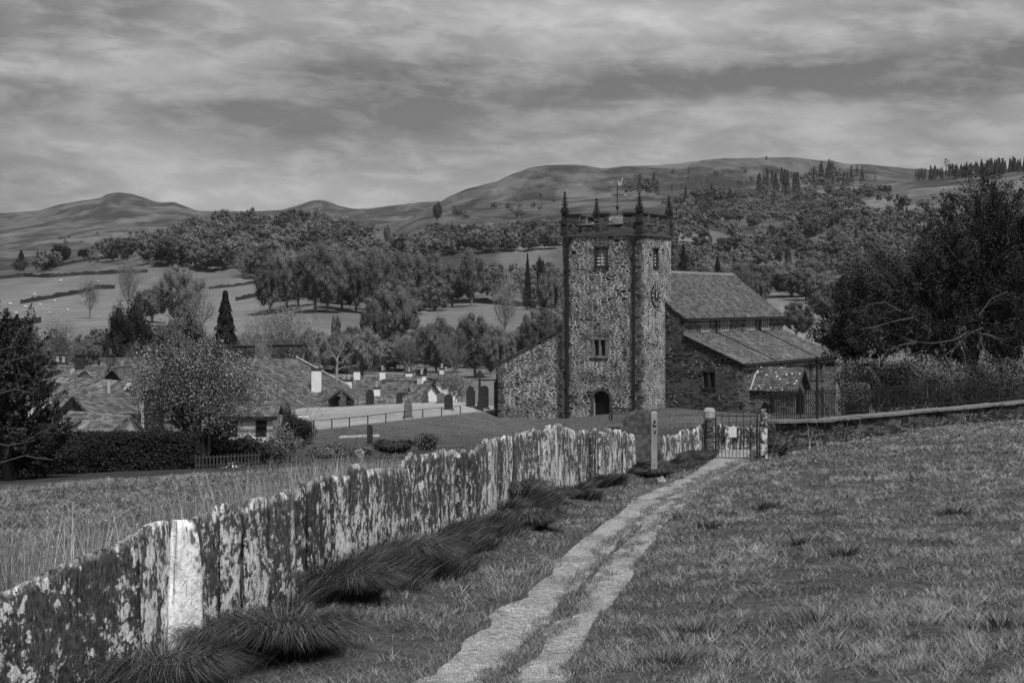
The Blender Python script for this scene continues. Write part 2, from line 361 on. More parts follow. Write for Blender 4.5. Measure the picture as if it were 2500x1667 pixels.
def m_masonry(name, stone, mortar, su, sv, gap=.06, seed=0.0, light=.0):
    """rubble stone: irregular dark stones in pale pointing"""
    m, t, b = mat(name, .9, .15); uv = t.coord('UV')
    wv = t.noise(uv, 1.3, 3, .5); nz = t.noise(uv, 14, 4, .7)
    c = t.scale(uv, (su, sv, 1), (seed, seed*1.7, 0))
    j = t.noise(t.scale(uv, (1, 1, 1), (5, 5, 5)), 4, 2, .5)
    c = t.vmath('ADD', c, t.comb(t.math('MULTIPLY', t.math('SUBTRACT', j, .5), .7), t.math('MULTIPLY', t.math('SUBTRACT', wv, .5), 1.0), 0))
    e = t.vor(c, 1, 'DISTANCE_TO_EDGE', dim='2D', rnd=1); col = t.vor(c, 1, 'F1', 'Color', dim='2D', rnd=1)
    c2 = t.scale(c, (.62, .55, 1), (7, 3, 0)); e2 = t.vor(c2, 1, 'DISTANCE_TO_EDGE', dim='2D', rnd=1); col2 = t.vor(c2, 1, 'F1', 'Color', dim='2D', rnd=1)
    c3 = t.scale(c, (.9, 1.9, 1), (2, 9, 0)); e3 = t.vor(c3, 1, 'DISTANCE_TO_EDGE', dim='2D', rnd=1)
    pick = t.ramp(t.noise(uv, .8, 3, .6), .53, .56); pick3 = t.ramp(t.noise(t.scale(uv, (.5, 1.4, 1), (4, 8, 0)), .9, 3, .6), .53, .56)
    e = t.mix(pick, e, t.math('MULTIPLY', e2, 1.5)); e = t.mix(pick3, e, e3); r_, g_, b_ = t.sep(col); r2_, _, _ = t.sep(col2); r_ = t.mix(pick, r_, r2_)
    g2 = t.math('MULTIPLY', gap, t.ramp(wv, .35, .65, .45, 1.7))
    isst = t.ramp(e, g2, t.math('ADD', g2, .05))
    tone = t.math('MULTIPLY', stone, t.ramp(r_, 0, 1, .3, 2.3)); tone = t.math('MULTIPLY', tone, t.ramp(nz, .3, .7, .7, 1.3))
    mt = t.math('MULTIPLY', mortar, t.ramp(nz, .25, .75, .75, 1.2))
    mt = t.math('MULTIPLY', mt, t.ramp(t.noise(uv, .35, 3, .6), .35, .65, .7, 1.12))
    v = t.mix(isst, mt, tone)
    if light: 
        sp = t.vor(t.scale(uv, (1, 1, 1), (3, 3, 3)), 2.6, 'F1', dim='2D'); sp = t.math('MULTIPLY', t.ramp(sp, .16, .1), t.ramp(t.noise(uv, .5, 2), .52, .62))
        v = t.mix(sp, v, light)
    grey(t, b, v); bump(t, b, t.math('ADD', isst, t.math('MULTIPLY', nz, .3)), .7, .05); return m

def m_slate(name, v, row=.24, wid=.34, lich=.0, seed=0):
    m, t, b = mat(name, .6, .35); uv = t.coord('UV'); 
    wb = t.vmath('ADD', t.scale(uv, (1, 1, 1), (seed, seed, 0)), t.comb(0, t.math('MULTIPLY', t.math('SUBTRACT', t.noise(uv, 1.2, 2), .5), .08), 0))
    n = t.n.new('ShaderNodeTexBrick'); t.put(n.inputs['Vector'], wb); n.inputs['Scale'].default_value = 1
    n.inputs['Color1'].default_value = (.4, .4, .4, 1); n.inputs['Color2'].default_value = (1.75, 1.75, 1.75, 1); n.inputs['Mortar'].default_value = (.22, .22, .22, 1)
    n.inputs['Mortar Size'].default_value = .02; n.inputs['Mortar Smooth'].default_value = .3; n.inputs['Bias'].default_value = -.1
    n.inputs['Brick Width'].default_value = wid; n.inputs['Row Height'].default_value = row
    x, y, z = t.sep(wb)
    saw = t.math('FRACT', t.math('DIVIDE', y, row)); 
    st = t.noise(t.scale(uv, (2.5, .22, 1)), 1.6, 5, .65)
    c = t.math('MULTIPLY', n.outputs['Color'], v); c = t.math('MULTIPLY', c, t.ramp(st, .3, .7, .6, 1.5))
    pale = t.ramp(t.noise(t.scale(uv, (1.6, .35, 1), (9, 2, 0)), 1.1, 4, .6), .55, .72); c = t.math('ADD', c, t.math('MULTIPLY', pale, v*1.3))
    if lich:
        sp = t.vor(uv, 1.9, 'F1', dim='2D'); c = t.mix(t.math('MULTIPLY', t.ramp(sp, .2, .12), t.ramp(t.noise(uv, 1.2, 2), .48, .56)), c, lich)
    c = t.math('MULTIPLY', c, t.ramp(saw, .0, .22, .35, 1)); grey(t, b, c); bump(t, b, t.math('SUBTRACT', 1, saw), .8, .03); return m

def m_slab(name='lichened_slate', cover=0.010, streak=.85, pale_v=.74):
    """upright slate flags: dark moss and slate with pale lichen discs and washes"""
    m, t, b = mat(name, .85, .2); o = t.coord(); r = t.rand(); x, y, z = t.sep(o)
    off = t.comb(t.math('MULTIPLY', r, 31), t.math('MULTIPLY', r, 17), 0); p = t.vmath('ADD', o, off)
    fine = t.noise(t.scale(p, (1, 1, .5)), 30, 6, .75); med = t.noise(t.scale(p, (1, 1, streak)), 8, 8, .72, .4); big = t.noise(t.scale(p, (1, 1, .5)), 1.5, 3, .6)
    v = t.math('MULTIPLY', .085, t.ramp(fine, .32, .68, .25, 1.9)); v = t.math('MULTIPLY', v, t.ramp(med, .3, .7, .6, 1.4)); v = t.math('MULTIPLY', v, t.mix(r, .6, 1.45))
    foot = t.math('MULTIPLY', t.math('SUBTRACT', .55, t.attr('tone')), .13)          # lichen likes the foot of the stones
    lv = t.math('ADD', t.math('ADD', med, t.math('MULTIPLY', t.math('SUBTRACT', big, .5), .45)), foot)
    lv = t.math('ADD', lv, t.math('ADD', cover, t.math('MULTIPLY', t.math('SUBTRACT', r, .5), .12)))
    wash = t.ramp(lv, .54, .56); wash = t.math('MULTIPLY', wash, t.ramp(fine, .36, .44))
    wp = t.vmath('ADD', p, t.comb(t.math('MULTIPLY', fine, .035), 0.0, t.math('MULTIPLY', med, .09)))
    d1 = t.vor(t.scale(wp, (1, 1, .7)), 9, 'F1'); disc = t.math('MULTIPLY', t.ramp(d1, .38, .34), t.ramp(lv, .45, .48))
    d2 = t.vor(t.scale(wp, (1, 1, .6)), 26, 'F1'); disc2 = t.math('MULTIPLY', t.ramp(d2, .40, .34), t.ramp(lv, .44, .50))
    L = t.math('MAXIMUM', t.math('MAXIMUM', wash, t.math('MULTIPLY', disc, .95)), t.math('MULTIPLY', disc2, .7))
    pale = t.math('MULTIPLY', pale_v, t.ramp(fine, .3, .7, .6, 1.25))
    crest = t.math('MULTIPLY', t.ramp(t.attr('tone'), .95, 1.0), t.ramp(med, .45, .52)); L = t.math('MAXIMUM', L, t.math('MULTIPLY', crest, .35))
    st = t.noise(t.scale(p, (11, 11, .7)), 2.4, 5, .65); crack = t.ramp(st, .375, .31)
    v = t.mix(L, v, pale); v = t.mix(crack, v, .018)
    grey(t, b, v); bump(t, b, t.math('ADD', t.math('MULTIPLY', fine, .6), t.math('ADD', t.math('MULTIPLY', st, 1.5), t.math('MULTIPLY', L, .25))), 1, .035); return m

def m_white_slab():
    m, t, b = mat('white_lichen_slate', .85, .2); o = t.coord(); n = t.noise(o, 9, 5, .65, .6); n2 = t.noise(o, 2.5, 3)
    st = t.noise(t.scale(o, (7, 7, 1)), 2.4, 4, .7, .8)
    v = t.math('MULTIPLY', .8, t.ramp(n, .3, .6, .68, 1.08)); v = t.mix(t.ramp(st, .345, .30), v, .06); v = t.mix(t.ramp(n2, .40, .35), v, .15); v = t.mix(t.ramp(t.noise(o, 22, 5, .7), .40, .33), v, .2)
    grey(t, b, v); bump(t, b, t.math('ADD', n, st), .8, .03); return m

def m_path():
    m, t, b = mat('stony_path', .95, .1); o = t.coord(); n = t.noise(o, 14, 6, .75); n2 = t.noise(o, 1.1, 4, .6); c = t.vor(t.scale(o, (1, 1, 1)), 38, 'F1', 'Color'); e = t.vor(o, 38, 'DISTANCE_TO_EDGE')
    r_, _, _ = t.sep(c)
    v = t.math('MULTIPLY', .56, t.ramp(n, .3, .7, .5, 1.3)); v = t.math('MULTIPLY', v, t.ramp(r_, 0, 1, .8, 1.2)); v = t.math('MULTIPLY', v, t.ramp(n2, .3, .65, .72, 1.1))
    v = t.math('MULTIPLY', v, t.ramp(e, .0, .12, .75, 1))
    grey(t, b, v); bump(t, b, t.math('ADD', t.math('ADD', n, t.ramp(e, 0, .2)), n2), 1, .035); return m

MT = dict(
    ground=m_ground(), path=m_path(), slab=m_slab(), slab_pale=m_slab('streaked_slate', .028, .3, .70), white_slab=m_white_slab(),
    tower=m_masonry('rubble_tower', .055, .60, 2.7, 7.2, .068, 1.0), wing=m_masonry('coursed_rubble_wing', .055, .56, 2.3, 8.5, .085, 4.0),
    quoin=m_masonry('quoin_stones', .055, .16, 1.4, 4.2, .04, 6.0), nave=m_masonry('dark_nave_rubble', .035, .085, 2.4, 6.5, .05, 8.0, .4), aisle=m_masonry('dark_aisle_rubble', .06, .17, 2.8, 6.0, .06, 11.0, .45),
    parapet=m_masonry('parapet_masonry', .04, .13, 1.5, 5.5, .05, 3.0), field=m_masonry('dry_stone', .07, .03, 2.4, 6, .05, 2.0, .3),
    dressed=m_plain('dressed_stone', .07, .5, 5), dark_dressed=m_plain('sooty_stone', .03, .5, 6), pale_stone=m_plain('pale_stone', .30, .35, 6), coping=m_plain('coping_slate', .15, .4, 4),
    nave_roof=m_slate('nave_slates', .068, .26, .4), aisle_roof=m_slate('aisle_slates', .08, .26, .4, 0, 3), porch_roof=m_slate('porch_slates', .055, .28, .4, .45, 5),
    house_roof=m_slate('house_slates', .075, .30, .42, 0, 7), light_roof=m_slate('mossy_slates', .10, .30, .42, 0, 9),
    white=m_plain('whitewash', .66, .1, 3), iron=m_plain('black_iron', .012, .2, 20, .5, .4), dark=m_plain('dark_void', .008, .1, 3, .6), glass=m_plain('dark_glass', .02, .3, 3, .15, .5),  # 'dark' paints the shade in hollows, and colours the west door
    louvre=m_plain('pale_louvre', .36, .15, 6), wood=m_plain('weathered_wood', .24, .3, 12), dark_wood=m_plain('dark_wood', .045, .3, 12), gilt=m_plain('gilding', .45, .1, 8, .4, .5),
    notice=m_plain('notice_paper', .62, .06, 8), bark=m_bark('dark_bark', .055), pale_bark=m_bark('bleached_bark', .24), grey_bark=m_bark('grey_bark', .16),
    leaf=m_leaf('spring_leaves', .132, .48, .35, 1.6), leaf_dark=m_leaf('evergreen_needles', .022, .3), leaf_yew=m_leaf('yew_needles', .026, .1, .3, 3.0), leaf_near=m_leaf('small_new_leaves', .17, .1, .12, 3.0), leaf_bush=m_leaf('bush_leaves', .075, .3, .5, 1.9),  # leaf_yew: wide tone range paints highlights on the needles
    grass=m_grass('meadow_grass', .118, .15, 2.6), tussock=m_grass('dark_rank_grass', .045, .2, 4.2), straw=m_grass('dry_stems', .24, .3, 2.0), fleece=m_plain('fleece', .5, .1, 5),  # tussock: high upper tone paints highlights on single blades
)
MT.update(coarse=m_grass('coarse_meadow_grass', .085, .3, 2.4), headstone=m_plain('mottled_headstone', .075, .7, 9), stone_dark=m_plain('dark_gravestone', .03, .5, 6), stone_mid=m_plain('grey_gravestone', .12, .4, 6), slab_rock=m_plain('lichened_boulder', .22, .7, 5),
    field_wall=m_masonry('dry_stone_wall', .055, .012, 3.0, 13, .05, 13.0, .3), far_wall=m_plain('far_dry_stone', .035, .4, 1), wood_dull=m_plain('grey_pickets', .045, .4, 9),
    leaf_bushp=m_leaf('pale_bush_leaves', .075, .1, .4, 1.8), leaf_flower=m_leaf('heather_with_flowers', .035, .1, .4, 1.8), pale_bough=m_bark('pale_boughs', .08))

# terrain sheet
def build_ground():
    ap = 40.0
    t = np.concatenate([np.linspace(-1.6, -.42, 60, endpoint=False), np.linspace(-.42, .42, 620), np.linspace(.42, 1.6, 61)[1:]])
    Y = np.concatenate([np.linspace(-30, 8, 20, endpoint=False), np.exp(np.linspace(math.log(8), math.log(160), 330, endpoint=False)), np.exp(np.linspace(math.log(160), math.log(11500), 330))])
    TT, YY = np.meshgrid(t, Y); XX = TT*(YY+ap*np.clip(YY/30+1.2, .3, 1))
    ZZ = ground(XX, YY)
    PX = CX+F*XX/np.maximum(YY, 6); PY = HY-F*ZZ/np.maximum(YY, 6); tone = np.full(XX.shape, 1.0)
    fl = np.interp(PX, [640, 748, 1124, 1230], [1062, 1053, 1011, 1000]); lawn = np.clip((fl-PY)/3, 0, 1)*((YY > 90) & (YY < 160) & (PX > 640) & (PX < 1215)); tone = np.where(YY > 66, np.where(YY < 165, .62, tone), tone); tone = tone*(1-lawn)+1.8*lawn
    wob = fbm(XX/60, YY/60, 3)*12
    def field(x0, x1, y0, y1, v, s=8):
        nonlocal tone
        q = np.clip(np.minimum(np.minimum(PX-x0, x1-PX), np.minimum(PY+wob-y0, y1-PY-wob))/s, 0, 1)*(YY > 200); tone = tone*(1-q)+v*q
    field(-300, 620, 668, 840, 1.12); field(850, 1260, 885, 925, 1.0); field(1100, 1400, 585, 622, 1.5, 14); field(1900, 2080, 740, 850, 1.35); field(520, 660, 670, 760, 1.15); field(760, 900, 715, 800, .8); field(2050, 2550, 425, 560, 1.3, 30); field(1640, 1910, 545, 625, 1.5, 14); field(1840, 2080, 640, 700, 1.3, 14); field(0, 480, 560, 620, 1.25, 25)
    V = np.stack([XX, YY, ZZ], -1).reshape(-1, 3); nt, ny = len(t), len(Y)
    i = np.arange(ny-1)[:, None]*nt+np.arange(nt-1)[None, :]
    Fc = np.stack([i, i+1, i+nt+1, i+nt], -1).reshape(-1, 4)
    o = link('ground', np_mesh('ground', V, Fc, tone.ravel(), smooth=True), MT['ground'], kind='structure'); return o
build_ground()

# ================================================================ path: two worn wheel lines down to the gate
def track(cl, name, seed, m):
    """cl: [(left px, right px, py)...] edges in the photograph, laid on the ground as a ribbon"""
    rs = np.random.RandomState(seed); L = []; Rr = []
    for i in range(len(cl)-1):
        a, b = cl[i], cl[i+1]; n = 26
        for k in range(n if i < len(cl)-2 else n+1):
            t = k/n; c = [a[j]*(1-t)+b[j]*t for j in range(3)]
            L.append(hit(c[0], c[2])); Rr.append(hit(c[1], c[2]))
    V = []; nw = 13
    for i, (a, b) in enumerate(zip(L, Rr)):
        wdt = (b-a).length
        ja = float(fbm(i*.05+seed, 3.3, 3))*.25; jb = float(fbm(i*.05+seed, 9.3, 3))*.25
        for k in range(nw):
            t = k/(nw-1); p = a.lerp(b, t); d = (b-a).normalized(); p = p+d*(ja*(1-t)+jb*t)
            sink = .018 if 0 < k < nw-1 else -.03
            V.append((p.x, p.y, gz_(p.x, p.y)+sink))
    n = len(L); i = np.arange(n-1)[:, None]*nw+np.arange(nw-1)[None, :]
    Fc = np.stack([i, i+1, i+nw+1, i+nw], -1).reshape(-1, 4)
    return V, Fc
T1 = [(880, 1120, 1760), (1025, 1185, 1660), (1054, 1206, 1634), (1172, 1325, 1536), (1230, 1365, 1487), (1289, 1406, 1438), (1387, 1484, 1350), (1452, 1548, 1291), (1528, 1610, 1238), (1572, 1648, 1210), (1638, 1690, 1185), (1661, 1714, 1174), (1703, 1775, 1148), (1729, 1812, 1130), (1745, 1836, 1120), (1758, 1834, 1104), (1766, 1828, 1085)]
T2 = [(1190, 1390, 1760), (1252, 1388, 1660), (1274, 1392, 1634), (1360, 1455, 1536), (1400, 1488, 1487), (1436, 1528, 1438), (1502, 1580, 1350), (1560, 1616, 1291), (1620, 1660, 1238), (1656, 1690, 1210), (1698, 1728, 1185), (1733, 1766, 1162), (1782, 1804, 1145), (1816, 1836, 1131)]
T1 = [(l-6, r+14*min(1, max(0, (y-1160)/120)), y) for l, r, y in T1]; T2 = [(l-10*min(1, max(0, (y-1160)/120)), r+7*min(1, max(0, (y-1140)/80)), y) for l, r, y in T2]
V1, F1 = track(T1, 'a', 1, None); V2, F2 = track(T2, 'b', 2, None)
link('path', np_mesh('path', V1+V2, np.concatenate([F1, F2+len(V1)]), smooth=True), MT['path'], kind='structure')
_TR = []
for T in (T1, T2):
    for i in range(len(T)-1):
        for k in range(8):
            t = k/8; l, r, y = [T[i][j]*(1-t)+T[i+1][j]*t for j in range(3)]
            a, b = hit(l, y), hit(r, y); _TR.append((a.y, a.x, b.x, T is T1))
def on_path(X, Y):
    """share of bare ground at a place, 0..1"""
    out = np.zeros(len(X))
    for w1 in (True, False):
        A = sorted([q for q in _TR if q[3] == w1]); ys = [q[0] for q in A]; l = np.interp(Y, ys, [q[1] for q in A]); r = np.interp(Y, ys, [q[2] for q in A])
        e = fbm(X*1.1, Y*1.1, 3)*.16
        ins = np.minimum(X-l, r-X)+e
        out = np.maximum(out, np.where((Y > 10) & (Y < ys[-1]), np.clip(ins/.16, 0, 1), 0))
    return out

# ================================================================ trees
def leaf_quads(C, N, size, rs, tone):
    """a leaf-clump quad at each C facing roughly N"""
    n = len(C); N = N/np.linalg.norm(N, axis=1, keepdims=True)
    a = np.cross(N, rs.normal(size=(n, 3))); a /= np.linalg.norm(a, axis=1, keepdims=True)+1e-9; b = np.cross(N, a)
    s = (size*(.55+.9*rs.rand(n)))[:, None]; asp = (.45+.5*rs.rand(n))[:, None]
    V = np.stack([C-a*s, C-b*s*asp, C+a*s, C+b*s*asp], 1).reshape(-1, 3)
    Fc = np.arange(4*n).reshape(n, 4); return V, Fc, np.repeat(tone, 4)
def lobed_crown(rs, R_, H, z0, nl, n, size, flat=.8, shell=.75, up=.35, core=.0, lr=1.0):
    """leaf clumps over a heap of rounded boughs; z0 crown bottom, H crown height"""
    c = np.array([0, 0, z0+H*.5]); cs = []; rr = []
    for i in range(nl):
        d = rs.normal(size=3); d /= np.linalg.norm(d); d[2] = d[2]*.9+.1
        q = rs.rand()**.4*(.74 if lr > .9 else .84)
        r = (.30+.24*rs.rand())*lr; cs.append(c+d*q*np.array([R_, R_, H*.5])); rr.append(r)
    cs = np.array(cs); rr = np.array(rr); k = rs.randint(0, nl, n)
    d = rs.normal(size=(n, 3)); d[:, 2] += .25; d /= np.linalg.norm(d, axis=1, keepdims=True)
    rad = rr[k]*(shell+(1.22-shell)*rs.rand(n)**.8)
    C = cs[k]+d*rad[:, None]*np.array([R_, R_, H*.5*1.15]); C[:, 2] = np.maximum(C[:, 2], z0-.04*H)
    N = d+rs.normal(size=(n, 3))*.42+np.array([0, 0, up])
    ltone = rs.rand(nl); tone = np.clip(.35*rs.rand(n)+.65*ltone[k], 0, 1)
    V, Fc, T = leaf_quads(C, N, np.full(n, size), rs, tone)
    if core:  # dark balls added inside the lobes to block light and blacken gaps
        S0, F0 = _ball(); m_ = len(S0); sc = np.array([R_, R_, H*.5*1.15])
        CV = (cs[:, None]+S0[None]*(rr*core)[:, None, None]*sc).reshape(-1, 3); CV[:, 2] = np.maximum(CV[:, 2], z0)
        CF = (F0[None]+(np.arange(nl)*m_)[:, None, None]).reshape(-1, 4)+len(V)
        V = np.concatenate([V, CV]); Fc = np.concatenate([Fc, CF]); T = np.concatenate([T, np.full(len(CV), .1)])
    return V, Fc, T
def _ball(n=8, k=5):
    V = []; Fc = []
    for j in range(k+1):
        ph = math.pi*(j+.02)/(k+.04)
        for i in range(n): a = 2*math.pi*i/n; V.append((math.sin(ph)*math.cos(a), math.sin(ph)*math.sin(a), math.cos(ph)))
    for j in range(k):
        for i in range(n): Fc.append((j*n+i, (j+1)*n+i, (j+1)*n+(i+1) % n, j*n+(i+1) % n))
    return np.array(V), np.array(Fc)
def branch_net(mb, rs, p, d, L, r, lev, spread=.55, up=.1, n=5, out=None, seg=4, ratio=.68, kids=(3, 4)):
    pts = [p]; rad = [r]; q = Vector(p); dd = Vector(d)
    for i in range(seg):
        dd = (dd+Vector(rs.normal(size=3)*.13)+Vector((0, 0, up*.3))).normalized(); q = q+dd*L/seg; pts.append(q.copy()); rad.append(r*(1-.55*(i+1)/seg))
    mb.tube(pts, rad, n, cap=False)
    if out is not None and lev <= 1: out.append((pts[-1], dd.copy())); out.append((pts[-2], dd.copy()))
    if lev > 0:
        for i in range(rs.randint(kids[0], kids[1]+1)):
            t = .35+.65*rs.rand(); j = min(int(t*seg), seg-1); s = pts[j].lerp(pts[j+1], t*seg-j)
            nd = (dd+Vector(rs.normal(size=3))*spread+Vector((0, 0, up))).normalized()
            branch_net(mb, rs, s, nd, L*ratio*(.75+.5*rs.rand()), rad[j]*.6, lev-1, spread, up, max(3, n-1), out, max(2, seg-1), ratio, kids)
def trunk_mesh(rs, h, r, fork, R_, lev=2):
    mb = MB(); top = Vector((0, 0, fork)); mb.tube([(0, 0, -.6), (0, 0, 0), (rs.normal()*.1, rs.normal()*.1, fork*.5), top], [r*1.5, r*1.15, r, r*.85], 7, cap=False)
    for i in range(5):
        a = i*2.2*math.pi/5+rs.rand(); d = Vector((math.cos(a)*.75, math.sin(a)*.75, .8)).normalized()
        branch_net(mb, rs, top-Vector((0, 0, rs.rand()*fork*.3)), d, (h-fork)*.55, r*.5, lev, .5, .25, 5)
    branch_net(mb, rs, top, Vector((0, 0, 1)), (h-fork)*.6, r*.6, lev, .5, .25, 5)
    return mb
# prototypes of unit height 10 m
def proto_round(seed, R_=5.0, n=20000, size=.088, lf='leaf', h=10., z0=.4, nl=26, flat=.8):
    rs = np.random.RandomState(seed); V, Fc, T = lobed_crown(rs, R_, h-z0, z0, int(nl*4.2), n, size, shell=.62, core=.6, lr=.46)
    return np_mesh('crown', V, Fc, T), trunk_mesh(rs, h*.85, .30, h*.22, R_, 1).mesh('trunk'), lf, 'grey_bark' if lf == 'leaf' else 'bark'
def proto_twiggy(seed, R_=4.6, n=4200):
    rs = np.random.RandomState(seed); V, Fc, T = lobed_crown(rs, R_, 8.6, 1.3, 16, n, .085, shell=.4)
    return np_mesh('crown', V, Fc, T), trunk_mesh(rs, 9.6, .28, 2.2, R_, 3).mesh('trunk'), 'leaf', 'grey_bark'
def proto_conifer(seed, R_=2.4, n=14000, lf='leaf_dark'):
    rs = np.random.RandomState(seed); t = rs.rand(n)**.75; tier = np.floor(t*13)/13; fr = (t-tier)*13
    rad = R_*1.35*(1-tier**1.3)*(.6+.5*(1-fr))*(.3+.7*rs.rand(n)**.5)+.08; ang = rs.rand(n)*2*math.pi
    rad *= 1+.22*np.sin(ang*3+tier*40)+.15*np.sin(ang*5+seed)
    C = np.stack([np.cos(ang)*rad, np.sin(ang)*rad, .5+t*9.6-.35*rad*.4], 1)
    N = np.stack([np.cos(ang)*.5, np.sin(ang)*.5, np.full(n, .8)], 1)+rs.normal(size=(n, 3))*.4
    V, Fc, T = leaf_quads(C, N, np.full(n, .14), rs, rs.rand(n))
    mb = MB().tube([(0, 0, -.6), (0, 0, 9.8)], [.22, .03], 6); return np_mesh('crown', V, Fc, T), mb.mesh('trunk'), lf, 'bark'
def proto_bush(seed, lf='leaf', n=12000, size=.09):
    rs = np.random.RandomState(seed); V, Fc, T = lobed_crown(rs, 5.2, 9.6, .3, 48, n, size, shell=.65, core=.55, lr=.5)
    mb = MB()
    for i in range(7): branch_net(mb, rs, Vector((0, 0, -.4)), Vector((rs.normal()*.5, rs.normal()*.5, 1)).normalized(), 6, .14, 1, .5, .2, 4)
    return np_mesh('crown', V, Fc, T), mb.mesh('stems'), lf, 'grey_bark'
PROTO = {
    'round': [proto_round(11, 5.2), proto_round(12, 4.4, nl=20), proto_round(13, 6.0, nl=32), proto_round(14, 3.8, nl=16), proto_round(15, 5.4, n=16000, nl=22, size=.088)],
    'twiggy': [proto_twiggy(21), proto_twiggy(22, 5.4, 6000), proto_twiggy(23, 3.8, 3200)],
    'conifer': [proto_conifer(31), proto_conifer(32, 2.0), proto_conifer(33, 3.0)],
    'evergreen': [proto_round(41, 3.8, 26000, .11, 'leaf_dark', z0=.1, nl=30), proto_round(42, 4.6, 28000, .11, 'leaf_dark', z0=.1, nl=24)],
    'bush': [proto_bush(51), proto_bush(52)],
    'dark_bush': [proto_bush(53, 'leaf_dark'), proto_bush(54, 'leaf_bush')],
}
_variants = {}
def crown_of(me, mname):
    key = (me.name, mname)
    if key not in _variants:
        m2 = me if not me.materials else me.copy()
        m2.materials.clear(); m2.materials.append(MT[mname]); _variants[key] = m2
    return _variants[key]
NAMES = {'round': 'broadleaf_tree', 'twiggy': 'broadleaf_tree', 'conifer': 'conifer_tree', 'evergreen': 'evergreen_tree', 'bush': 'bush', 'dark_bush': 'bush'}
CATS = {'round': 'tree', 'twiggy': 'tree', 'conifer': 'tree', 'evergreen': 'tree', 'bush': 'bush', 'dark_bush': 'bush'}
def plant(kind, k, loc, h, wid, rot, label, group=None, leafm=None, name=None):
    cm, tm, lf, bk = PROTO[kind][k % len(PROTO[kind])]
    r = empty(name or NAMES[kind], loc, rot, label=label, cat=CATS[kind], group=group); r.scale = (wid, wid, h/10)
    link('crown', crown_of(cm, leafm or lf), None, r); link('trunk' if CATS[kind] == 'tree' else 'stems', crown_of(tm, bk), None, r); return r
def tree_at(px, Y, top, kind, k, label, wpx=None, leafm=None, group=None, rot=0., name=None):
    """tree whose top shows at photo row top, crown wpx photo pixels wide"""
    g0 = gp(px, Y); h = (HY-top)*Y/F-g0.z
    base_r = {'round': [5.2, 4.4, 6.0, 3.8, 5.0], 'twiggy': [4.2, 5.0, 3.4], 'conifer': [2.4, 2, 3.], 'evergreen': [3.8, 4.6], 'bush': [5.2, 5.2], 'dark_bush': [5.2, 5.2]}[kind][k % len(PROTO[kind])]
    wid = h/10 if wpx is None else wpx*Y/F/2/base_r*1.08 if kind == 'round' else wpx*Y/F/2/base_r
    return plant(kind, k, g0-Vector((0, 0, .2)), h, wid, rot, label, group, leafm, name)

# trees one can pick out
tree_at(312, 232, 720, 'evergreen', 1, 'broad black-green evergreen behind the left village roofs', 135, name='evergreen_tree')
tree_at(550, 232, 710, 'conifer', 2, 'narrow pointed dark conifer right of the broad evergreen', 86)
tree_at(445, 215, 730, 'round', 0, 'pale rounded tree between the black evergreen and the pointed conifer', 140)
tree_at(345, 185, 822, 'round', 2, 'low pale leafy tree directly above the village chimneys', 130)
tree_at(313, 540, 615, 'twiggy', 1, 'tall open-branched oak at the right end of the upper field wall', 72)
tree_at(220, 530, 666, 'twiggy', 2, 'small round bare tree alone beside the field wall', 48)
tree_at(440, 500, 640, 'round', 2, 'tall many-topped tree rising behind the pale rounded one', 125)
tree_at(372, 520, 690, 'round', 0, 'leafy tree on the left flank of the tall many-topped tree', 90)
tree_at(492, 490, 700, 'twiggy', 0, 'thin-leaved tree leaning out right of the many-topped tree', 80)
tree_at(150, 300, 768, 'twiggy', 1, 'bare wide-branched tree below the lowest field wall', 95)
tree_at(70, 260, 800, 'bush', 0, 'spreading bush at the left edge below the fields', 110)
tree_at(690, 300, 720, 'twiggy', 1, 'open bare oak with pale twigs above the dark house ridge', 150)
tree_at(620, 290, 760, 'twiggy', 0, 'slim bare tree left of the open bare oak', 75)
tree_at(762, 300, 790, 'round', 3, 'pale egg-shaped tree above the white chimney', 86)
tree_at(715, 310, 800, 'bush', 0, 'small pale tree beside the egg-shaped one', 60)
tree_at(885, 320, 794, 'round', 0, 'pale dome-shaped tree behind the dead white tree', 105)
tree_at(820, 425, 757, 'dark_bush', 1, 'small dark bush alone in the mid field', 30)
tree_at(960, 420, 682, 'round', 2, 'dark broad tree standing out over the mid field', 150)
tree_at(910, 410, 730, 'round', 1, 'dark bushy tree at the left foot of the broad tree', 70)
tree_at(1065, 335, 765, 'round', 0, 'dark round tree above the valley meadow', 100)
tree_at(1160, 330, 758, 'round', 2, 'large dark-leaved tree left of the church', 130, 'leaf')
tree_at(1215, 318, 790, 'round', 1, 'pale tree touching the slope of the north aisle roof', 90)
tree_at(1110, 320, 800, 'twiggy', 0, 'bare pale-stemmed tree in front of the large dark one', 80)
tree_at(1000, 335, 806, 'twiggy', 2, 'thin tree left of the dark round tree', 60)
tree_at(1300, 330, 770, 'round', 4, 'tree just left of the tower at mid height', 90)
tree_at(1340, 340, 745, 'round', 3, 'tree half hidden by the left edge of the tower', 90)
tree_at(1232, 460, 660, 'twiggy', 1, 'tall pale bare tree on the light field left of the tower', 90)
tree_at(1350, 480, 640, 'round', 1, 'tall leafy tree close against the tower', 80)
tree_at(1322, 560, 620, 'evergreen', 0, 'small black holly left of the tower', 26)
tree_at(1288, 570, 618, 'conifer', 0, 'small slim dark conifer left of the tower', 18)
tree_at(998, 225, 873, 'bush', 1, 'small round bush at the near edge of the valley meadow', 38)
tree_at(1033, 222, 878, 'dark_bush', 0, 'black bush with white blossom beside the valley meadow', 62)
tree_at(1068, 1400, 490, 'round', 0, 'lone round tree on the skyline where the fell begins', 24)
tree_at(945, 1000, 545, 'round', 0, 'small dark tree on the crest of the saddle', 18)
tree_at(1945, 330, 725, 'round', 4, 'round dark tree in the field beyond the church roofs', 84)
tree_at(2010, 420, 700, 'round', 0, 'pale domed tree right of the round field tree', 80)
